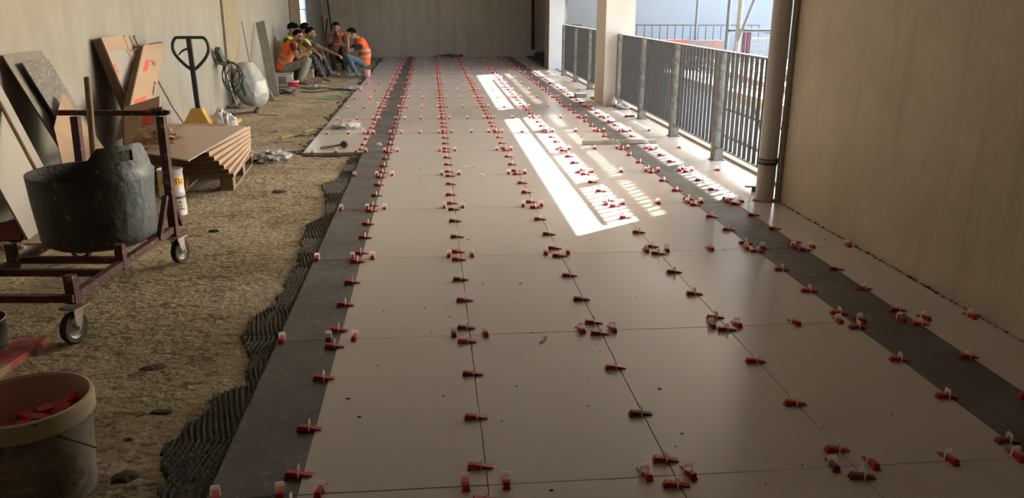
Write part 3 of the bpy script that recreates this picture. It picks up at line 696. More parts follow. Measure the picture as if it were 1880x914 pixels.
for i_, (x, y, r_) in enumerate(((-2.80, 2.86, .035), (-2.70, 2.84, .025))): crumple('plaster_chunk', ('larger', 'smaller')[i_]+' pale plaster chunk on the floor at the left edge', 'rubble', x, y, SC, r_*1.3, r_, r_*.8, 'plaster_left', 40+i_, n=12, m_=8)
# ------------------------------------------------------------------ big bucket, lower left
def bend_text(name, body, size, r, ang, z, mt, parent, mi=0):
    vs, fs = text_geo(body, size); mb = MB()
    mb.add([((r+v.z)*math.cos(ang+v.x/r), (r+v.z)*math.sin(ang+v.x/r), z+v.y) for v in vs], fs); return mk(name, mb, mt, parent)
t = thing('plastic_bucket', 'dirty white plastic bucket holding red wedges, lower left corner', 'bucket', (-1.385, .115, SC))
mb = MB(); mb.lathe([(0, 0), (.150, 0), (.158, .008), (.178, .285)], 48); mk('body', mb, 'bucket_out', t, smooth=True)
mb = MB(); mb.lathe([(0, .006), (.150, .006), (.1755, .325), (.178, .326)], 48); mk('inner_wall', mb, 'bucket_in', t, smooth=True)
mb = MB(); mb.lathe([(.178, .265), (.184, .268), (.188, .272), (.189, .315), (.186, .327), (.178, .330), (.174, .322)], 48); mk('rim', mb, 'bucket_rim', t, smooth=True)
mb = MB(); A0 = R(-48)
A0 = R(-40)
pts = [(.187*math.cos(A0), .187*math.sin(A0), .262)]
pts += [(.192*math.cos(A0+.12*i), .192*math.sin(A0+.12*i), .262-.02*i) for i in range(1, 6)]
mb.tube(pts, .003, 6); mb.sphere(pts[0], .007, 8, 6); mk('wire_handle', mb, 'steel_dark', t)
bend_text('lettering', 'otex', .036, .1665, R(-78), .115, 'bucket_rim', t); bend_text('lettering', 'oll', .018, .1650, R(-77), .085, 'bucket_patch', t)
mb = MB()
vs = []; fs = []
for j in range(9):
    for i in range(13):
        a = R(-112)+i*R(4.4); f_ = math.sin(math.pi*i/12)**.5; z = .185 + (j/8-.5)*.06*f_; r_ = .158+.02*z/.285+.0015; vs.append((r_*math.cos(a), r_*math.sin(a), z))
mb.add(vs, [(j*13+i, j*13+i+1, (j+1)*13+i+1, (j+1)*13+i) for j in range(8) for i in range(12)]); mk('label_patch', mb, 'bucket_patch', t, smooth=True)
bend_text('lettering', 'lo', .045, .1745, R(-88), .185, 'ink_red', t)
# loose wedges heaped inside the bucket (each its own thing)
for i in range(26):
    a = random.uniform(0, 6.28); r_ = .115*math.sqrt(random.random()); o = wm[('wedge', 'wedge_red')].copy(); C.objects.link(o); o.parent = None
    o.name = 'loose_wedge'; o.location = (-1.385+r_*math.cos(a), .115+r_*math.sin(a), SC+.205+.02*(i/26)+.03*max(0, math.cos(a-.8))*(r_/.115)); o.rotation_euler = (random.uniform(-.5, .5), random.uniform(-.4, .4), random.uniform(0, 6.28)); o.scale = (1.25,)*3
    tag(o, 'loose red wedge heaped inside the dirty white bucket, lower left', 'wedge', 'loose red wedges in the bucket')
mb = MB(); mb.lathe([(0, .205), (.10, .200), (.168, .19)], 24); mk('wedge_bed', mb, 'wedge_red', t)

# ------------------------------------------------------------------ leaning slabs on the left wall
def slab(name, label, cat, c, th, mt, side=None, group=None):
    mb = MB(); o0 = Vector(c[3]); mb.quad([Vector(x)-o0 for x in c], th, 0, 1 if side else None)
    t = mk(name, mb, [mt]+([side] if side else []), loc=o0); tag(t, label, cat, group); return t
slab('leaning_tile', 'pale grey tile leaning on the left wall behind the dark tile', 'tile', [(-3.105, 4.44, 1.09), (-3.105, 3.85, 1.09), (-2.62, 3.85, SC), (-2.62, 4.44, SC)], .012, 'slab_grey', 'card_dark')
slab('leaning_tile', 'dark grey tile leaning before the pale grey tile', 'tile', [(-3.03, 4.36, 1.03), (-3.03, 3.95, 1.03), (-2.54, 3.90, SC), (-2.54, 4.32, SC)], .014, 'slab_dark', 'black_paint')
slab('leaning_tile', 'large cream tile leaning on the wall at the left edge', 'tile', [(-3.11, 3.62, 1.12), (-3.11, 3.0, 1.12), (-2.72, 3.0, SC), (-2.72, 3.62, SC)], .012, 'slab_white', 'wood')
slab('cardboard_flap', 'flat cardboard offcut lying at the foot of the leaning cream tile', 'cardboard', [(-2.42, 3.32, SC+.02), (-2.86, 3.3, SC+.045), (-2.74, 2.93, SC+.012), (-2.50, 2.93, SC+.01)], .004, 'card')
slab('cardboard_flap', 'tall cut cardboard sheet standing behind the mixing tub', 'cardboard', [(-2.86, 4.12, .80), (-2.80, 3.76, .60), (-2.70, 3.62, .10), (-2.52, 4.30, .05)], .004, 'card')
slab('red_sheet', 'crumpled dark red sheet on the floor at the left edge', 'sheet', [(-2.95, 3.5, .02), (-3.1, 3.1, .05), (-2.95, 2.98, .0), (-2.78, 3.0, .0)], .004, 'red_steel')
tag(mk('wooden_pole', MB().tube([(-3.10, 3.62, .90), (-2.55, 2.98, .30)], .013, 10), 'wood', smooth=True), 'wooden pole leaning over the cream tile at the left edge', 'pole')
tag(mk('wooden_pole', MB().tube([(-3.09, 6.42, 1.12), (-3.03, 7.15, .35), (-3.00, 7.6, SC)], .013, 10), 'wood_pale', smooth=True), 'slim pale pole leaning behind the cartons and pallet truck', 'pole')
# tall opened carton with a window showing the tile
def frame_at(c):
    c = [Vector(x) for x in c]; o = c[3]; ux = c[2]-c[3]; uy = c[0]-c[3]
    ux = -ux if False else ux; return o, ux, uy, ux.cross(uy).normalized()
# Box 1: corners bottom-left, bottom-right, top-right, top-left as seen
def carton(name, label, bl, br, tl, th, mats, parts):
    bl, br, tl = Vector(bl), Vector(br), Vector(tl); ux = br-bl; uy = tl-bl; nn = ux.cross(uy).normalized()
    t = thing(name, label, 'carton', bl)
    P = lambda a, b, c=0: ux*a+uy*b+nn*c
    return t, P, ux, uy, nn
def pslab(P, a0, b0, a1, b1, z0, z1):
    mb = MB(); vs = [P(a, b, z) for z in (z0, z1) for b in (b0, b1) for a in (a0, a1)]
    return mb.add(vs, [(0, 2, 3, 1), (4, 5, 7, 6), (0, 1, 5, 4), (2, 6, 7, 3), (0, 4, 6, 2), (1, 3, 7, 5)])
t, P, ux, uy, nn = carton('tile_carton', 'tall opened brown carton leaning on the wall, pale tile showing', (-2.68, 5.33, SC), (-2.68, 5.93, SC), (-3.04, 5.45, 1.14), 0, 0, 0)
mk('back_box', pslab(P, -.02, 0, 1, 1, -.075, -.004), 'card_dark', t)
mk('shown_tile', pslab(P, .12, .02, .80, .94, -.004, .0), 'slab_white', t)
for a0, b0, a1, b1 in ((0, 0, .13, 1), (.80, 0, .86, 1), (.13, .90, .80, 1)): mk('flap', pslab(P, a0, b0, a1, b1, 0, .005), 'card', t)
mk('side_flap', pslab(P, .87, 0, 1.03, .99, .0, .008), 'card_side', t)
mk('logo', pslab(P, .05, .74, .115, .81, .005, .0062), 'ink_red', t); mk('logo_centre', pslab(P, .067, .758, .098, .792, .0062, .007), 'card', t); mk('logo', pslab(P, .90, .74, .96, .80, .008, .009), 'ink_red', t)
text_on('lettering', 'FIT CAMELIEGT', .055, P(.09, .37, .005), uy*-1, ux, 'ink_black', t)
text_on('lettering', 'MADE', .04, P(.09, .60, .005), uy*-1, ux, 'ink_black', t)
# Box 2: narrow carton leaning on the pallet stack
t, P, ux, uy, nn = carton('tile_carton', 'narrow brown carton with red logo tilted across the tall carton', (-2.66, 4.62, .385), (-2.66, 5.28, .385), (-2.94, 6.22, 1.04), 0, 0, 0)
mk('box', pslab(P, 0, 0, 1, 1, -.045, 0), ['card_side'], t, bevel=.003)
mk('box_side', pslab(P, -.05, 0, 0, 1, -.06, .001), 'card_dark', t)
mk('end_flap', pslab(P, -.30, .97, 0, .985, -.04, -.036), 'card_dark', t); mk('end_flap', pslab(P, .35, 1.0, .98, 1.03, -.04, -.036), 'card_dark', t)
mk('logo', pslab(P, .22, .66, .40, .80, .0, .0012), 'ink_red', t); mk('logo', pslab(P, .14, .12, .58, .36, .0, .0012), 'ink_red', t)
text_on('lettering', 'S', .19, P(.30, .16, .0012), ux, uy, 'card', t)
text_on('lettering', 'CERAMIC TILE', .045, P(.86, .42, .0), uy, -ux, 'ink_black', t); text_on('lettering', 'FLOOR 60x120', .045, P(.73, .22, .0), uy, -ux, 'ink_black', t)
text_on('lettering', 'EH', .08, P(.62, .74, .0), ux, uy, 'ink_black', t)
# Box 3: small carton standing on the stack
t, P, ux, uy, nn = carton('tile_carton', 'short brown carton end with red logo on top of the stack', (-2.60, 4.45, .36), (-2.34, 4.53, .44), (-2.60, 4.56, .64), 0, 0, 0)
mk('box', pslab(P, 0, 0, 1, 1, -.05, 0), 'card_side', t, bevel=.003); mk('box_side', pslab(P, -.03, 0, 0, 1, -.05, .0005), 'card_dark', t)
mk('logo', pslab(P, .52, .30, .84, .76, 0, .0012), 'ink_red', t); text_on('lettering', 'E', .07, P(.72, .42, .0012), ux, uy, 'card', t)
text_on('lettering', 'LOT 6', .028, P(.25, .62, 0), ux, uy, 'ink_black', t)
# crumpled torn card on the stack
crumple('torn_card', 'torn crumpled carton piece on the stack behind the tub', 'cardboard', -2.28, 4.22, .40, .16, .10, .07, 'card', 3, amp=.6)
# pallet with the stack of cartons
t = thing('wooden_pallet', 'worn wooden pallet under the stack of tile cartons', 'pallet', (-2.235, 4.98, SC), R(4))
for yy in (-.56, -.28, 0, .28, .56): mk('deck_board', MB().box(-.42, yy-.05, .115, .42, yy+.05, .135), 'pallet_wood', t)
for xx in (-.37, 0, .37):
    mk('stringer', MB().box(xx-.05, -.61, .095, xx+.05, .61, .115), 'pallet_wood', t); mk('bottom_board', MB().box(xx-.05, -.61, 0, xx+.05, .61, .018), 'pallet_wood', t)
    for yy in (-.54, 0, .54): mk('block', MB().box(xx-.05, yy-.065, .018, xx+.05, yy+.065, .095), 'pallet_wood', t)
z = SC+.135
names = ['lowest carton of the stack on the pallet', 'second carton from the bottom of the pallet stack', 'third carton from the bottom of the pallet stack', 'middle carton of the pallet stack', 'third carton from the top of the pallet stack', 'second carton from the top of the pallet stack', 'topmost carton of the pallet stack']
for i in range(7):
    h = .034; xr = -1.80-.017*i; an = R(5.5-1.7*i)
    t = thing('flat_carton', 'flat brown tile ' + names[i], 'carton', (xr-.30, 4.86+.012*i, z), an, 'flat tile cartons stacked on the pallet')
    mb = MB(); mb.box(-.31, -.61, 0, .31, .61, h-.003); o = mk('box', mb, ['card_side', 'card_dark'], t)
    for p in o.data.polygons: p.material_index = 1 if p.normal.y < -.9 else 0
    mk('end_flap', MB().box(-.31, -.614, h*.45, .31, -.61, h-.004), 'card_dark', t)
    z += h
slab('loose_tile', 'large beige tile lying tilted on top of the carton stack', 'tile', [(-2.29, 5.03, z+.068), (-2.345, 4.10, z+.006), (-1.905, 3.74, z+.004), (-1.765, 5.0, z+.062)], .010, 'board_beige', 'slab_white')
o = slab('loose_card', 'flat carton sheet with faint red print under the beige tile', 'cardboard', [(-2.62, 5.62, z+.006), (-2.56, 4.3, z+.004), (-2.0, 4.25, z+.004), (-2.05, 5.62, z+.006)], .004, 'card')
# paint cans beside the stack
t = thing('paint_can', 'white metal paint can with yellow label beside the trolley', 'can', (-2.02, 3.66, SC+.165))
mb = MB(); mb.lathe([(0, 0), (.084, 0), (.086, .004), (.084, .01), (.084, .155), (.088, .16), (.088, .168), (.082, .17), (.080, .14), (0, .135)], 30); mk('body', mb, 'can_white', t, smooth=True)
mb = MB(); mb.lathe([(.0848, .06), (.0852, .061), (.0852, .115), (.0848, .116)], 30); mk('label_band', mb, 'can_yellow', t, smooth=True); bend_text('lettering', 'KOTU', .055, .086, R(-62), .088, 'ink_black', t)
t = thing('paint_can', 'white metal can with navy band under the yellow labelled can', 'can', (-2.02, 3.66, SC))
mb = MB(); mb.lathe([(0, 0), (.086, 0), (.088, .004), (.086, .01), (.086, .155), (.089, .16), (.086, .165), (0, .164)], 30); mk('body', mb, 'can_white', t, smooth=True)
mb = MB(); mb.lathe([(.0868, .125), (.0872, .126), (.0872, .142), (.0868, .143)], 30); mk('label_band', mb, 'can_navy', t, smooth=True)
mb = MB(); mb.tube([(.088*math.cos(a), .088*math.sin(a)-.0, .14-.10*math.sin((a+1.3)*1.3)) for a in [-1.3+i*.2 for i in range(12)]], .003, 6); mk('wire_handle', mb, 'plastic_white', t)
for i, q in enumerate(('PRIMER', 'for walls', 'and floors')): bend_text('lettering', q, .022, .0872, R(-55), .10-.024*i, 'can_navy', t)

# ------------------------------------------------------------------ pallet truck
t = thing('pallet_truck', 'pallet truck with black loop handle and yellow body by left wall', 'pallet truck', (-2.70, 6.9, SC))
mb = MB(); pts = []
for i in range(40):
    a = 2*math.pi*i/40; q = abs(math.sin(a))
    x = .185*math.cos(a)*(1 if math.sin(a) > 0 else (1-.55*q**1.6)); zz = .12*math.sin(a) if math.sin(a) > 0 else .22*math.sin(a)
    if math.sin(a) > 0: zz = .115*min(1, math.sin(a)*1.35)**.8; x = .185*math.copysign(abs(math.cos(a))**.7, math.cos(a))
    pts.append((x+.01, 0, .995+zz))
mb.tube(pts, .017, 10, closed=True); mk('handle_loop', mb, 'black_paint', t, smooth=True)
mk('shaft', MB().bar((0, 0, 1.10), (.02, 0, .33), .052, .04, up=(0, 1, 0)), 'black_paint', t, bevel=.006)
mb = MB(); mb.tube([(-.01, -.02, 1.0), (-.06, -.03, .98), (-.09, -.03, .96), (-.11, -.03, .93)], [.012, .011, .009, .007], 8); mk('lever', mb, 'black_paint', t, smooth=True)
mb = MB(); zz0, zz1 = .02, .225
mb.add([(-.15, -.06, .19), (.15, -.06, .19), (.06, -.03, .37), (-.05, -.03, .37), (-.15, .10, .19), (.15, .10, .19), (.06, .06, .37), (-.05, .06, .37)], [(0, 1, 2, 3), (7, 6, 5, 4), (0, 4, 5, 1), (1, 5, 6, 2), (2, 6, 7, 3), (3, 7, 4, 0)]); mk('body', mb, 'jack_yellow', t, bevel=.012)
mk('base', MB().box(-.15, -.06, .03, .15, .10, .19), 'jack_yellow', t, bevel=.01)
for xx in (-.19, .05): mk('fork', MB().box(xx, .1, .05, xx+.14, 1.2, .10), 'jack_yellow', t, bevel=.01)
mb = MB(); Ry = Matrix.Translation((0, -.0, .07)) @ Matrix.Rotation(math.pi/2, 4, 'Y'); mb.lathe([(0, -.03), (.07, -.03), (.07, .03), (0, .03)], 24, M4=Ry); mk('wheel', mb, 'rubber', t, smooth=True)
crumple('plastic_bag', 'white plastic sack slumped beside the pallet truck', 'bag', -2.48, 7.08, SC, .13, .12, .19, 'bag_bright', 5, amp=.5)
# mixer drill hung on the wall, cable loops
t = thing('mixer_drill', 'dark green mixing drill with coiled cable leaning on left wall', 'drill', (-3.03, 9.66, SC))
mb = MB(); mb.bar((-.02, -.10, .70), (-.01, .06, .70), .09, .08); mb.bar((-.03, -.22, .86), (-.01, -.10, .70), .085, .10); mk('motor', mb, 'tool_green', t, bevel=.02)
mb = MB(); mb.tube([(.0, -.27, .67), (.05, -.2, .655), (.06, .02, .66), (.03, .12, .68)], .018, 8); mk('grip', mb, 'rubber', t, smooth=True)
mb = MB(); mb.tube([(0, -.02, .66), (.01, 0, .52)], [.045, .02], 10); mk('gearbox', mb, 'alu', t, smooth=True)
mk('shaft', MB().tube([(.01, 0, .54), (.06, .22, .03)], .009, 8), 'zinc', t, smooth=True)
mb = MB(); mb.tube([(.06+.05*math.cos(a), .22+.05*math.sin(a), .03) for a in [i*.5 for i in range(13)]], .006, 6); mk('paddle', mb, 'steel_dark', t)
mb = MB()
for q, (rr, cz, cyy) in enumerate(((.17, .50, .0), (.20, .46, .04), (.14, .54, -.02), (.16, .42, -.01))):
    mb.tube([(.10+.01*q+rr*.62*math.cos(a), cyy+rr*.35*math.cos(a)-.10, cz+rr*math.sin(a)) for a in [i*math.pi/12 for i in range(24)]], .007, 6, closed=True)
mk('cable', mb, 'rubber', t, smooth=True)
# big white sack
def sack(name, label, x, y, z, sx, sy_, h, mt, seed, rotz=0, lean=0):
    mb = MB(); n, k = 34, 22; vs = []
    for i in range(k+1):
        f_ = i/k; pr = (1 - .25*f_**3)*(1-math.exp(-f_*9))*.5+.5*(1-.9*max(0, f_-.55)/.45)
        for j in range(n):
            a = 2*math.pi*j/n; q = pr*(1+.10*noise.noise(Vector((math.cos(a)*2, math.sin(a)*2, f_*4+seed)))-.12*abs(noise.noise(Vector((math.cos(a)*4, math.sin(a)*4, f_*7+seed)))))
            vs.append((sx*q*math.copysign(abs(math.cos(a))**.8, math.cos(a))+lean*f_, sy_*q*math.copysign(abs(math.sin(a))**.8, math.sin(a)), h*f_+.015*noise.noise(Vector((j, i, seed)))))
    vs.append((lean, 0, h)); mb.add(vs, [(i*n+j, i*n+(j+1) % n, (i+1)*n+(j+1) % n, (i+1)*n+j) for i in range(k) for j in range(n)] + [(k*n+j, k*n+(j+1) % n, (k+1)*n) for j in range(n)])
    t = thing(name, label, 'sack', (x, y, z), rotz); mk('body', mb, mt, t, smooth=True); return t
t = sack('plastic_sack', 'large crumpled white plastic sack with green print by left wall', -2.79, 10.30, SC, .22, .26, .62, 'bag_white', 4, R(-25), -.12)
mk('print_block', MB().quad([(.02, -.285, .33), (-.05, -.275, .35), (.03, -.29, .16), (.09, -.292, .14)], .004), 'ink_green', t)
text_on('lettering', 'Gio', .09, (.02, -.262, .46), (.8, 0, -.6), (.6, 0, .8), 'ink_green', t); text_on('lettering', 'compound', .05, (.12, -.275, .28), (.45, .0, -.9), (.9, 0, .45), 'ink_green', t)
crumple('plastic_bag', 'dark crumpled plastic bag on the floor before the drill', 'bag', -2.96, 9.98, SC, .13, .10, .03, 'debris', 8, amp=.5)
# bags and sheets on the screed
crumple('plastic_bag', 'crumpled clear plastic bag beside the pallet', 'bag', -1.72, 5.72, SC, .15, .17, .06, 'bag_film', 11, amp=.65, fr=3.2)
t = thing('clip_bag', 'plastic bag of clips with black print lying on outer tile', 'bag', (-1.19, 7.72, .001), R(-12))
crumple('body', None, None, 0, 0, 0, .15, .20, .05, 'bag_bright', 15, amp=.35, parent=t)
text_on('lettering', 'lok profi', .055, (-.02, -.21, .035), (1, 0, 0), (0, .25, 1), 'ink_black', t, off=.012); text_on('lettering', '2 / 60 for', .04, (.02, -.09, .085), (1, 0, 0), (0, 1, .2), 'ink_black', t, off=.012)
mk('pink_patch', MB().quad([(.02, .12, .085), (.0, .03, .088), (.13, .0, .07), (.15, .10, .065)], .003), 'bag_pink', t)
crumple('plastic_bag', 'thin clear plastic film at the far edge of the outer tiles', 'bag', -1.55, 12.6, SC, .16, .28, .03, 'bag_film', 21, amp=.6)
crumple('plastic_bag', 'grey plastic bag of rags near the leaning boards', 'bag', -2.60, 12.0, SC, .17, .25, .05, 'debris', 23, amp=.6)
crumple('plastic_bag', 'pale crumpled paper in front of the seated group', 'paper', -2.20, 12.85, SC, .12, .16, .03, 'bag_film', 25, amp=.6)
# mallet
t = thing('rubber_mallet', 'rubber mallet with wooden handle on the outer tile corner', 'mallet', (-1.07, 6.24, .003), 0)
mb = MB(); Rx = Matrix.Translation((0, 0, .037)) @ Matrix.Rotation(R(80), 4, 'X'); mb.lathe([(0, -.045), (.03, -.045), (.036, -.035), (.037, 0), (.036, .035), (.03, .045), (0, .045)], 22, M4=Rx); mk('head', mb, 'rubber', t, smooth=True)
mk('handle', MB().tube([(-.02, 0, .037), (-.1, -.02, .026), (-.235, -.055, .012)], [.012, .012, .014], 10), 'wood', t, smooth=True)
# trowels
t = thing('trowel', 'steel float with yellow handle lying on the screed', 'trowel', (-1.76, 6.88, SC), R(38))
mk('blade', MB().box(-.13, -.06, .006, .13, .06, .009), 'castor_steel', t); mb = MB(); mb.tube([(-.07, 0, .01), (-.065, 0, .05), (.06, 0, .06), (.07, 0, .01)], [.012, .016, .016, .01], 8); mk('handle', mb, 'tool_yellow', t, smooth=True)
t = thing('trowel', 'pointing trowel with wooden handle beside the yellow float', 'trowel', (-1.63, 7.28, SC), R(40))
mk('handle', MB().tube([(0, 0, .04), (.13, 0, .055)], .014, 8), 'wood_pale', t, smooth=True); mk('blade', MB().quad([(-.0, -.03, .02), (0, .03, .02), (-.11, .02, .008), (-.11, -.02, .008)], .002), 'steel_dark', t)
# level on the tiles
t = thing('spirit_level', 'long worn aluminium spirit level lying across right cream tiles', 'level', (1.44, 6.28, .002), R(2.5))
mk('body', MB().box(0, -.012, 0, .80, .012, .042), 'alu', t, bevel=.002); mk('vial', MB().box(.36, -.013, .024, .40, .013, .044), 'vial', t); mk('end_cap', MB().box(.80, -.013, 0, .825, .013, .043), 'can_white', t); mk('vial', MB().box(.70, -.013, .006, .725, .013, .038), 'clip_white', t)
# small can at the downpipe, bits under the railing
t = thing('small_tin', 'small dark tin with lid beside the downpipe foot', 'tin', (2.44, 3.95, 0))
mb = MB(); mb.lathe([(0, 0), (.036, 0), (.036, .030), (.038, .032), (.0, .034)], 24); mk('body', mb, 'steel_dark', t, smooth=True); mk('lid', MB().box(-.09, -.02, .036, .03, .03, .040), 'steel_dark', t)
tag(mk('metal_strip', MB().box(-.06, -.03, 0, .06, .03, .02), 'rubber', loc=(2.47, 8.42, .001), rot=(0, 0, .3)), 'flat black block lying by the railing post', 'block')
tag(mk('grey_block', MB().box(-.09, -.05, 0, .09, .05, .07), 'debris', loc=(2.22, 10.75, .001), rot=(0, 0, .1)), 'small grey block on the tiles beside the far railing', 'block')
crumple('water_bottle_bag', 'crumpled plastic wrapper with bottle at the column foot', 'wrapper', 2.60, 9.35, .001, .10, .16, .045, 'bag_film', 31, amp=.4)
tag(mk('plastic_bottle', MB().sphere((0, 0, .06), .06, 14, 10, sc=(.9, .9, 1)).tube([(0, 0, .10), (0, .0, .14)], .02, 10), 'plastic_white', loc=(2.50, 9.55, 0), smooth=True), 'white plastic bottle standing at the column foot', 'bottle')
tag(mk('white_scrap', MB().box(-.035, -.02, 0, .035, .02, .002), 'clip_white', loc=(2.48, 6.05, .001)), 'white paper scrap on the tile near the railing', 'scrap')
# string and cables on the screed
def cable(name, label, pts, r, mt): return tag(mk(name, MB().tube(pts, r, 6), mt, smooth=True), label, 'cord')
pts = [(-1.95+.018*i+.12*math.sin(i*.55), 10.9+.35*math.sin(i*.37)+.02*i, SC+.012) for i in range(34)]
cable('green_string', 'tangled green string lying on the far screed', pts, .006, 'green_string')
cable('dark_cable', 'dark cable trailing on the floor before the seated men', [(-2.62+.05*i, 11.9+.1*math.sin(i*.5)+.02*i, SC+.01) for i in range(24)], .008, 'rubber')
cable('dark_cable', 'second dark cable running along the group feet', [(-2.5+.045*i, 12.6+.12*math.sin(i*.7+1), SC+.01) for i in range(22)], .008, 'rubber')
tag(mk('floor_bar', MB().tube([(-2.93, 8.95, SC+.03), (-2.55, 9.25, SC+.03)], .015, 8).bar((-2.57, 9.2, SC+.03), (-2.55, 9.3, SC+.07), .04), 'cart_red', smooth=False), 'rusty bar with a hook end on the screed', 'bar')
mb = MB()
for i in range(16):
    x, y = random.uniform(-1.6, -2.9), random.uniform(6, 14); a = random.uniform(-.5, .5); l = random.uniform(.03, .16); mb.bar((x-l*math.cos(a), y-l*math.sin(a), SC+.008), (x+l*math.cos(a), y+l*math.sin(a), SC+.012), .01, .006)
tag(mk('splinters', mb, 'dark_dirt'), 'dark splinters and scraps strewn over the far screed', 'splinters', kind='stuff')
mb = MB()
for i in range(2600):
    y = random.uniform(0, 1)**1.6*8.5-.4; x = random.uniform(-3.05, -1.12); 
    a = random.uniform(-1.6, 1.6); l = random.uniform(.003, .014); zz = screed_z(x, y)+.001; mb.bar((x-l*math.cos(a), y-l*math.sin(a), zz), (x+l*math.cos(a), y+l*math.sin(a), zz+.002), random.uniform(.0015, .004), .002, mi=random.choice((0, 1, 1)))
tag(mk('floor_grit', mb, ['dark_dirt', 'wood_pale']), 'straw coloured grit and chips strewn over the screed', 'grit', kind='stuff')

# leaning boards and sticks further back
def board(name, label, a, b, w_, th, mt, up): return tag(mk(name, MB().bar(a, b, w_, th, up=up), mt), label, 'board', 'boards leaning on the left wall')
board('leaning_board', 'tall pale board leaning on the wall left of the men', (-3.03, 12.35, 1.13), (-2.72, 11.5, SC), .15, .02, 'pale_board', (0, 1, 0))
board('leaning_board', 'short pale board leaning beside the white sack', (-2.98, 11.0, .42), (-2.76, 10.75, SC), .12, .02, 'pale_board', (0, 1, 0))
board('leaning_board', 'short brown board propped against the tall pale board', (-2.92, 11.3, .38), (-2.64, 10.9, SC), .05, .03, 'pale_board', (0, 1, 0))
board('leaning_board', 'dark wide board leaning behind the seated men', (-3.02, 13.70, .76), (-2.99, 13.58, SC), .15, .03, 'pallet_wood', (0, 1, 0))
t = board('thin_stick', 'thin speckled stick leaning on the wall above the sack', (-3.09, 11.25, 1.16), (-2.86, 10.55, .42), .018, .018, 'wood_pale', (1, 0, 0))
for i, (a, b) in enumerate((((-3.08, 20.9, 1.10), (-3.0, 20.75, SC)), ((-2.98, 21.22, 1.02), (-3.08, 20.75, SC)), ((-2.96, 21.25, 1.75), (-2.78, 20.7, SC)))):
    tag(mk('metal_rod', MB().tube([a, b], .022, 8), 'red_steel' if i == 0 else 'steel_dark'), ('left', 'short middle', 'tall right')[i]+' dark rod leaning in the back left corner', 'rod')
tag(mk('dark_pipe', MB().tube([(2.72, 21.2, .2), (2.70, 21.2, ZC)], .045, 12), 'rubber', smooth=True), 'dark vertical pipe on the back wall at right', 'pipe')
heap('back_rubbish', 'low dark rubbish lying at the foot of the back wall', .35, 21.0, .35, .1, .05, 22, 'dark_dirt')

# seats and clutter of the group
t = thing('white_bucket', 'square white plastic bucket used as a seat by nearest man', 'bucket', (-2.83, 13.12, SC), R(5))
mb = MB(); mb.box(-.15, -.14, 0, .15, .14, .235); mk('body', mb, 'plastic_white', t, bevel=.03); mk('lid', MB().box(-.165, -.155, .225, .165, .155, .245), 'can_white', t, bevel=.01); mk('label_patch', MB().box(-.10, -.143, .06, .04, -.139, .19), 'slab_grey', t)
t = thing('red_tub', 'small red plastic tub with white rim before the white bucket', 'tub', (-2.62, 12.72, SC))
mb = MB(); mb.lathe([(0, 0), (.075, 0), (.10, .12), (.095, .12), (.07, .01), (0, .01)], 24); mk('body', mb, 'wedge_red', t, smooth=True)
mb = MB(); mb.lathe([(.10, .118), (.112, .12), (.112, .14), (.098, .142)], 24); mk('rim', mb, 'plastic_white', t, smooth=True)
t = thing('brick_seat', 'stacked bricks and wooden crate under the second man', 'seat', (-2.36, 13.72, SC))
for i, (x, y, z_, sx, sy_, sz, mt) in enumerate(((-.16, 0, 0, .13, .09, .20, 'board_beige'), (-.02, -.02, 0, .17, .10, .11, 'card_side'), (-.25, .32, 0, .16, .2, .24, 'pallet_wood'))): mk(('block', 'brick', 'crate')[i], MB().box(x-sx, y-sy_, z_, x+sx, y+sy_, z_+sz), mt, t, bevel=.006)
mk('block_top', MB().box(-.27, -.09, .20, -.04, .09, .26), 'board_beige', t)
t = thing('pink_bucket', 'pink plastic bucket under the squatting man in jeans', 'bucket', (-1.50, 15.02, SC))
mb = MB(); mb.lathe([(0, 0), (.075, 0), (.095, .14), (.10, .15), (0, .15)], 24); mk('body', mb, 'bag_pink', t, smooth=True)
t = thing('wooden_crate', 'dark wooden crate seat hidden behind the men', 'crate', (-2.20, 15.86, SC)); mk('body', MB().box(-.2, -.15, 0, .2, .15, .2), 'pallet_wood', t)
for i_, (x, y) in enumerate(((-2.96, 14.12), (-2.73, 14.92))): 
    t = thing('wooden_crate', ('dark crate seat against the wall under the capped man', 'dark crate seat under the man hidden behind')[i_], 'crate', (x, y, SC)); mk('body', MB().box(-.15, -.15, 0, .15, .15, .2), 'pallet_wood', t)

# ------------------------------------------------------------------ people
JJ = {}
JJ['A']=dict(head=(-2.53,13.15,0.86),neck=(-2.62,13.22,0.77),chest=(-2.71,13.25,0.65),belly=(-2.81,13.30,0.47),pel=(-2.88,13.30,0.29),shR=(-2.63,13.08,0.71),elR=(-2.54,12.95,0.51),haR=(-2.35,13.02,0.61),shL=(-2.65,13.45,0.68),elL=(-2.52,13.40,0.51),haL=(-2.37,13.25,0.64),hiR=(-2.81,13.20,0.28),knR=(-2.39,13.05,0.46),anR=(-2.54,13.00,0.09),toR=(-2.35,12.90,0.03),hiL=(-2.85,13.40,0.27),knL=(-2.43,13.50,0.41),anL=(-2.55,13.40,0.09),toL=(-2.38,13.35,0.03))
JJ['B']=dict(head=(-2.83,14.05,0.96),neck=(-2.90,14.10,0.84),chest=(-2.95,14.10,0.69),belly=(-3.00,14.10,0.50),pel=(-3.02,14.10,0.30),shR=(-2.95,13.93,0.75),elR=(-2.90,13.80,0.54),haR=(-2.73,13.85,0.45),shL=(-2.95,14.30,0.74),elL=(-2.87,14.35,0.52),haL=(-2.71,14.20,0.50),hiR=(-2.96,14.00,0.29),knR=(-2.64,13.90,0.41),anR=(-2.69,13.90,0.09),toR=(-2.55,13.80,0.03),hiL=(-3.00,14.20,0.28),knL=(-2.70,14.30,0.41),anL=(-2.76,14.30,0.09),toL=(-2.61,14.25,0.03))
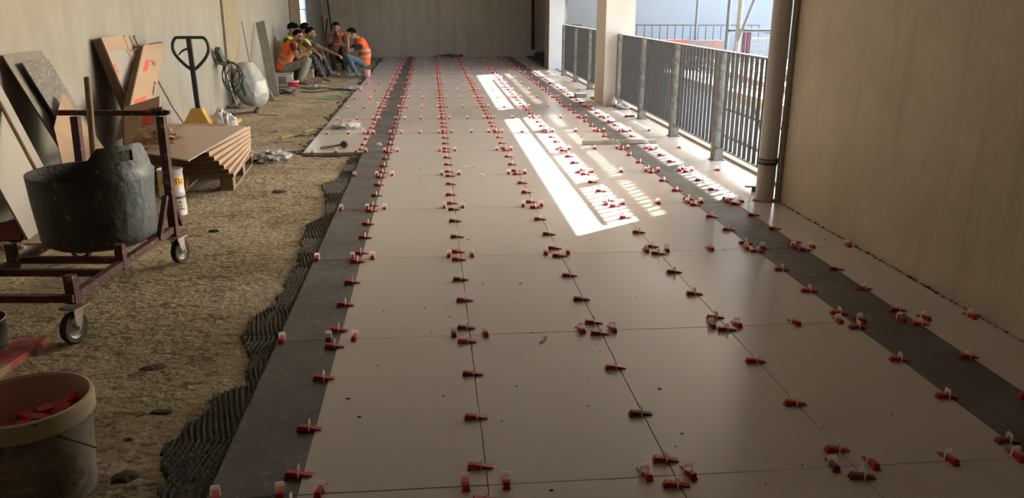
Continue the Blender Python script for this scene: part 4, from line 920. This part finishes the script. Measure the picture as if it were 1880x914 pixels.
JJ['C']=dict(head=(-2.45,14.10,0.88),neck=(-2.54,14.15,0.78),chest=(-2.57,14.15,0.63),belly=(-2.59,14.15,0.48),pel=(-2.60,14.15,0.33),shR=(-2.56,13.97,0.71),elR=(-2.38,13.85,0.58),haR=(-2.30,13.80,0.52),shL=(-2.53,14.35,0.71),elL=(-2.28,14.35,0.59),haL=(-1.99,14.20,0.48),hiR=(-2.55,14.05,0.32),knR=(-2.37,13.65,0.46),anR=(-2.21,13.65,0.09),toR=(-1.98,13.55,0.03),hiL=(-2.58,14.30,0.30),knL=(-2.27,14.00,0.52),anL=(-2.12,14.05,0.15),toL=(-1.95,14.00,0.10))
JJ['F']=dict(head=(-2.65,14.80,0.95),neck=(-2.68,14.85,0.82),chest=(-2.71,14.90,0.68),belly=(-2.72,14.90,0.51),pel=(-2.73,14.90,0.31),shR=(-2.74,14.75,0.72),elR=(-2.71,14.70,0.54),haR=(-2.58,14.70,0.50),shL=(-2.65,15.05,0.71),elL=(-2.59,15.05,0.54),haL=(-2.46,14.90,0.51),hiR=(-2.69,14.80,0.30),knR=(-2.42,14.70,0.43),anR=(-2.46,14.70,0.09),toR=(-2.34,14.60,0.03),hiL=(-2.72,15.00,0.31),knL=(-2.46,15.00,0.43),anL=(-2.50,15.00,0.09),toL=(-2.39,14.95,0.03))
JJ['D']=dict(head=(-2.12,15.50,0.94),neck=(-2.13,15.68,0.81),chest=(-2.14,15.75,0.68),belly=(-2.16,15.80,0.51),pel=(-2.19,15.85,0.31),shR=(-2.26,15.70,0.78),elR=(-2.30,15.50,0.59),haR=(-2.10,15.30,0.67),shL=(-1.98,15.70,0.78),elL=(-1.93,15.50,0.59),haL=(-2.10,15.30,0.62),hiR=(-2.23,15.80,0.29),knR=(-2.23,15.35,0.52),anR=(-2.17,15.30,0.09),toR=(-2.16,15.15,0.03),hiL=(-2.10,15.80,0.29),knL=(-2.01,15.40,0.52),anL=(-1.98,15.30,0.09),toL=(-1.94,15.15,0.03))
JJ['E']=dict(head=(-1.75,14.90,0.84),neck=(-1.63,14.95,0.77),chest=(-1.58,15.00,0.63),belly=(-1.51,15.00,0.45),pel=(-1.54,15.00,0.29),shL=(-1.58,14.82,0.60),elL=(-1.82,14.75,0.51),haL=(-1.82,14.80,0.76),shR=(-1.66,15.22,0.61),elR=(-1.90,15.20,0.49),haR=(-1.82,15.05,0.73),hiL=(-1.54,14.90,0.26),knL=(-1.83,14.75,0.40),anL=(-1.69,14.75,0.09),toL=(-1.82,14.70,0.03),hiR=(-1.58,15.12,0.26),knR=(-1.93,15.20,0.38),anR=(-1.91,15.20,0.09),toR=(-2.03,15.15,0.03))
def cone(mb, a, b, ra, rb, n=14):
    a = Vector(a); b = Vector(b); mb.tube([a, b], [ra, rb], n); mb.sphere(a, ra, n, 8); mb.sphere(b, rb, n, 8)
def remeshed(mb, voxel, smooth_it=4):
    me = D.meshes.new('tmp'); me.from_pydata([tuple(v) for v in mb.v], [], mb.f); o = D.objects.new('tmp', me); C.objects.link(o)
    bm = bmesh.new(); bm.from_mesh(me); bmesh.ops.remove_doubles(bm, verts=bm.verts, dist=1e-5); bmesh.ops.recalc_face_normals(bm, faces=bm.faces); bm.to_mesh(me); bm.free()
    r = o.modifiers.new('r', 'REMESH'); r.mode = 'VOXEL'; r.voxel_size = voxel
    s_ = o.modifiers.new('s', 'SMOOTH'); s_.factor = .5; s_.iterations = smooth_it
    dg = bpy.context.evaluated_depsgraph_get(); dg.update(); out = D.meshes.new_from_object(o.evaluated_get(dg)); D.objects.remove(o); return out
def segd(p, a, b):
    ab = b-a; t = max(0, min(1, (p-a).dot(ab)/max(ab.length_squared, 1e-9))); return (p-(a+ab*t)).length, t
def person(key, label, gaze, tee, trousers, vest, hairstyle, sleeve=.55, hidden=False, beard=False, cap=False, curl=.6):
    J = {k: Vector(v) for k, v in JJ[key].items()}
    if key == 'B': J = {k: v+Vector((.07, 0, 0)) for k, v in J.items()}
    root = Vector((J['pel'].x, J['pel'].y, SC))
    J = {k: v-root for k, v in J.items()}
    g = Vector(gaze).normalized(); up = ((J['head']-J['neck']).normalized()*.35 + Vector((0, 0, 1))*.65).normalized()
    side = g.cross(up).normalized(); up = side.cross(g).normalized(); HM = Matrix((side, g, up)).transposed().to_4x4()   # x right, y forward, z up
    t = thing('person', label, 'person', root)
    H = J['head']; mb = MB(); hd = lambda x, y, z: H + HM.to_3x3() @ Vector((x, y, z))
    # torso frame
    sx = (J['shR']-J['shL']).normalized()
    def ell(c, r, sc, ax):   # ellipsoid wide along shoulder line
        z = ax.normalized(); x = (sx - z*sx.dot(z)).normalized(); y = z.cross(x); M4 = Matrix((x, y, z)).transposed().to_4x4(); mb.sphere(c, r, 18, 12, sc=sc, M4=M4)
    ax1 = J['neck']-J['chest']; ax2 = J['belly']-J['pel']
    def torso(k):
        ell(J['pel'], .135+k, (1.2, .95, .85), ax2); ell(J['pel'].lerp(J['belly'], .5), .132+k, (1.13, .92, 1.1), ax2); ell(J['belly'], .130+k, (1.15, .90, 1.15), ax2)
        ell(J['belly'].lerp(J['chest'], .55), .137+k, (1.18, .88, 1.0), ax1); ell(J['chest'], .142+k, (1.18, .86, 1.0), ax1); ell(J['chest'].lerp(J['neck'], .45), .118+k, (1.28, .82, .75), ax1)
    torso(0)
    cone(mb, J['neck']-(J['neck']-J['chest'])*.15, H-HM.to_3x3() @ Vector((0, .02, .05)), .062, .052)
    for s_ in 'RL':
        cone(mb, J['neck'].lerp(J['sh'+s_], .35)-Vector((0, 0, .02)), J['sh'+s_], .055, .058)
        cone(mb, J['sh'+s_], J['el'+s_], .054, .040); cone(mb, J['el'+s_], J['ha'+s_], .040, .026)
        cone(mb, J['hi'+s_], J['kn'+s_], .088, .060); cone(mb, J['kn'+s_], J['kn'+s_].lerp(J['an'+s_], .4), .058, .058); cone(mb, J['kn'+s_].lerp(J['an'+s_], .4), J['an'+s_], .056, .044)
        f_ = (J['to'+s_]-J['an'+s_]); f_.z = 0; f_.normalize(); a = J['an'+s_].copy()
        gz = J['to'+s_].z-.03
        heel = a - f_*.05; heel.z = a.z-.05; toe = a+f_*.17; toe.z = J['to'+s_].z+.012 - 0; ball = a+f_*.10; ball.z = toe.z+.008
        cone(mb, a, heel, .042, .036); cone(mb, a-Vector((0, 0, .02)), ball, .040, .036); cone(mb, ball, toe, .037, .028)
        # hand: palm, four fingers, thumb
        d = (J['ha'+s_]-J['el'+s_]).normalized(); w_ = J['ha'+s_]; lat = d.cross(Vector((0, 0, 1))); lat = lat.normalized() if lat.length > .1 else Vector((0, 1, 0)); nrm = lat.cross(d).normalized()
        if nrm.z > 0: nrm = -nrm
        for q in (-.022, 0, .022): cone(mb, w_+d*.01+lat*q*.6, w_+d*.075+lat*q, .017, .0135, 8)
        for q, L_ in ((-.031, .060), (-.010, .072), (.011, .076), (.031, .066)):
            p0 = w_+d*.078+lat*q; p1 = p0+(d*math.cos(curl*.5)+nrm*math.sin(curl*.5))*L_*.42; p2 = p1+(d*math.cos(curl*1.3)+nrm*math.sin(curl*1.3))*L_*.33; p3 = p2+(d*math.cos(curl*2)+nrm*math.sin(curl*2))*L_*.25
            for a_, b_, r_ in ((p0, p1, .0092), (p1, p2, .0085), (p2, p3, .0078)): cone(mb, a_, b_, r_, r_*.95, 7)
        p0 = w_+d*.025-lat*.026; p1 = p0+d*.03-lat*.024+nrm*.006; p2 = p1+d*.028-lat*.004+nrm*.01
        cone(mb, p0, p1, .0125, .010, 7); cone(mb, p1, p2, .010, .0085, 7)
    # head
    def hs(x, y, z, r, sc=(1, 1, 1)): mb.sphere(hd(x, y, z), r, 16, 12, sc=sc, M4=HM)
    hs(0, -.010, .030, .088, (.86, 1.08, .98)); hs(0, .012, -.02, .075, (.84, 1.0, 1.15)); hs(0, .040, -.075, .040, (1.05, .9, .7)); hs(0, .05, .028, .055, (1.05, .6, .45))
    cone(mb, hd(0, .088, .012), hd(0, .108, -.028), .009, .015, 8); hs(.010, .100, -.031, .009); hs(-.010, .100, -.031, .009)
    hs(.038, .070, -.018, .024, (1, .7, .8)); hs(-.038, .070, -.018, .024, (1, .7, .8)); hs(0, .084, -.060, .016, (1.5, .7, .5)); hs(0, .080, -.070, .016, (1.3, .7, .45)); hs(0, .078, -.092, .022, (1.1, .8, .8))
    for q in (-1, 1): hs(q*.078, -.008, -.008, .024, (.35, .75, 1.2))
    me = remeshed(mb, .0075, 3); me.name = 'body'
    for k in (['skin', tee, trousers, 'shoe', 'eye', 'lip', 'hair', 'stubble']): me.materials.append(M[k])
    inv = HM.to_3x3().transposed()
    segs = [(J['neck'], J['chest'], 'T'), (J['chest'], J['belly'], 'T'), (J['belly'], J['pel'], 'P')]
    for s_ in 'RL': segs += [(J['sh'+s_], J['el'+s_], 'U'), (J['el'+s_], J['ha'+s_], 'F'), (J['hi'+s_], J['kn'+s_], 'L'), (J['kn'+s_], J['an'+s_], 'L')]
    RAD = {'T': .13, 'P': .13, 'U': .05, 'F': .035, 'L': .06, 'S': .04}
    for s_ in 'RL': segs.append((J['an'+s_], J['to'+s_], 'S'))
    for p in me.polygons:
        c = p.center; p.use_smooth = True; h = inv @ (c-H)
        if h.length < .155 and h.z > -.115 and (c-H).length < (c-J['neck']).length+.02:
            k = 0
            if abs(abs(h.x)-.032) < .013 and abs(h.z-.006) < .0075 and h.y > .05: k = 4
            if abs(abs(h.x)-.033) < .018 and abs(h.z-.027) < .006 and h.y > .05: k = 6
            if abs(h.x) < .024 and abs(h.z+.064) < .005 and h.y > .06: k = 5
            if beard and h.y > .0 and h.z < -.045 and not (abs(h.x) < .022 and abs(h.z+.064) < .006): k = 7
            p.material_index = k; continue
        best = min(segs, key=lambda s: segd(c, s[0], s[1])[0]/RAD[s[2]]); tt = segd(c, best[0], best[1])[1]; K = best[2]
        if K == 'T':
            k = 1
            if best[0] is J['neck'] and tt < .12 and segd(c, J['neck'], H)[0] < .07: k = 0
        elif K == 'P': k = 2 if tt > .45 else 1
        elif K == 'U': k = 1 if tt < sleeve else 0
        elif K == 'F': k = 1 if sleeve > 1 and tt < .9 else 0
        elif K == 'L': k = 2
        else: k = 3
        p.material_index = k
    o = D.objects.new('body', me); C.objects.link(o); o.parent = t
    # hair
    mb = MB(); n, k = 26, 14; vs = []
    for i in range(k+1):
        t_ = R(108)*i/k
        for j in range(n):
            a = 2*math.pi*j/n; ca, sa = math.cos(a), math.sin(a)
            lim = 1.0 if sa < -.55 else (1 - .12*min(1, (sa+.55)/.5) - .32*max(0, min(1, (sa+.05)/.7)))   # front hairline higher
            tt = t_*lim; q = .0905*(1+.03*noise.noise(Vector((ca*5, sa*5, i))))
            vs.append(hd(q*.90*math.sin(tt)*ca, -.010+q*1.10*math.sin(tt)*sa, .030+q*1.03*math.cos(tt)))
    mb.add(vs, [(i*n+j, i*n+(j+1) % n, (i+1)*n+(j+1) % n, (i+1)*n+j) for i in range(k) for j in range(n)])
    ho = mk('cap' if cap else 'hair', mb, 'cap' if cap else 'hair', t, smooth=True); so = ho.modifiers.new('solid', 'SOLIDIFY'); so.thickness = .005; so.offset = 1
    if cap:
        mb = MB(); mb.sphere(hd(0, -.005, .060), .098, 20, 12, sc=(.92, 1.12, .62), M4=HM); mb.sphere(hd(0, .085, .055), .065, 16, 8, sc=(1.0, 1.1, .12), M4=HM); mk('cap_crown', mb, 'cap', ho, smooth=True)
        mb = MB(); mb.tube([hd(.083*math.cos(a), -.01+.098*math.sin(a), .020) for a in [math.pi*1.05+i*math.pi*.9/10 for i in range(11)]], .005, 6); mk('cap_band', mb, 'can_white', ho)
    # vest
    if vest:
        mb = MB(); torso(.014)
        for s_ in 'RL': cone(mb, J['neck'].lerp(J['sh'+s_], .45)-Vector((0, 0, .015)), J['neck'].lerp(J['sh'+s_], .80), .064, .060)
        me = remeshed(mb, .012, 5); me.name = 'vest'
        me.materials.append(M[vest]); me.materials.append(M['reflective'])
        fw = g.copy(); fw = (fw - sx*fw.dot(sx)).normalized(); axis = (J['neck']-J['pel']).normalized(); fw = (fw-axis*fw.dot(axis)).normalized()
        Lx = (J['neck']-J['pel']).length
        bm = bmesh.new(); bm.from_mesh(me); dl = []
        for f_ in bm.faces:
            c = f_.calc_center_median(); f_.smooth = True; q = c-J['pel']
            # piecewise height along spine
            d1, t1 = segd(c, J['pel'], J['chest']); d2, t2 = segd(c, J['chest'], J['neck']); u = t1*.62 if d1 < d2 and t1 < .999 else .62+.38*t2
            v = q.dot(fw); x = abs((c-J['chest']).dot(sx))
            nd = (c-J['neck']).length
            if nd < .085: dl.append(f_); continue
            if q.dot((J['belly']-J['pel']).normalized()) < -.045: dl.append(f_); continue
            vf = (c-J['chest']).dot(fw)
            if vf > .02 and u > .55 and x < .025+(u-.55)*.10: dl.append(f_); continue
            f_.material_index = 1 if (.16 < u < .24 or .36 < u < .44) else 0
        bmesh.ops.delete(bm, geom=dl, context='FACES'); bm.to_mesh(me); bm.free()
        o = D.objects.new('vest', me); C.objects.link(o); o.parent = t; o['label'] = ('orange' if 'orange' in vest else 'lime green')+' high visibility vest with grey reflective bands'
    return t
person('A', 'man in orange vest and purple tee seated on white bucket', (.86, -.50, -.12), 'tee_purple', 'trousers_stone', 'hivis_orange', 0, beard=True)
person('B', 'man in black cap and lime vest behind the nearest seated man', (.95, -.25, -.05), 'tee_black', 'trousers_black', 'hivis_lime', 0, beard=True, cap=True)
person('C', 'man in brown tee and lime vest resting arms on his knees', (.97, -.15, -.10), 'tee_brown', 'trousers_dark', 'hivis_lime', 0, beard=True)
person('F', 'dark haired man mostly hidden behind the man in brown tee', (.8, .5, 0), 'tee_brown', 'trousers_black', None, 0)
person('D', 'man in orange vest and grey sleeves crouching with folded arms', (.12, -.96, -.18), 'tee_grey', 'trousers_black', 'hivis_orange', 0, sleeve=1.1, beard=True)
person('E', 'squatting man in orange vest and jeans holding his face', (-.88, -.35, -.32), 'tee_navy', 'jeans', 'hivis_orange', 0, curl=.25)
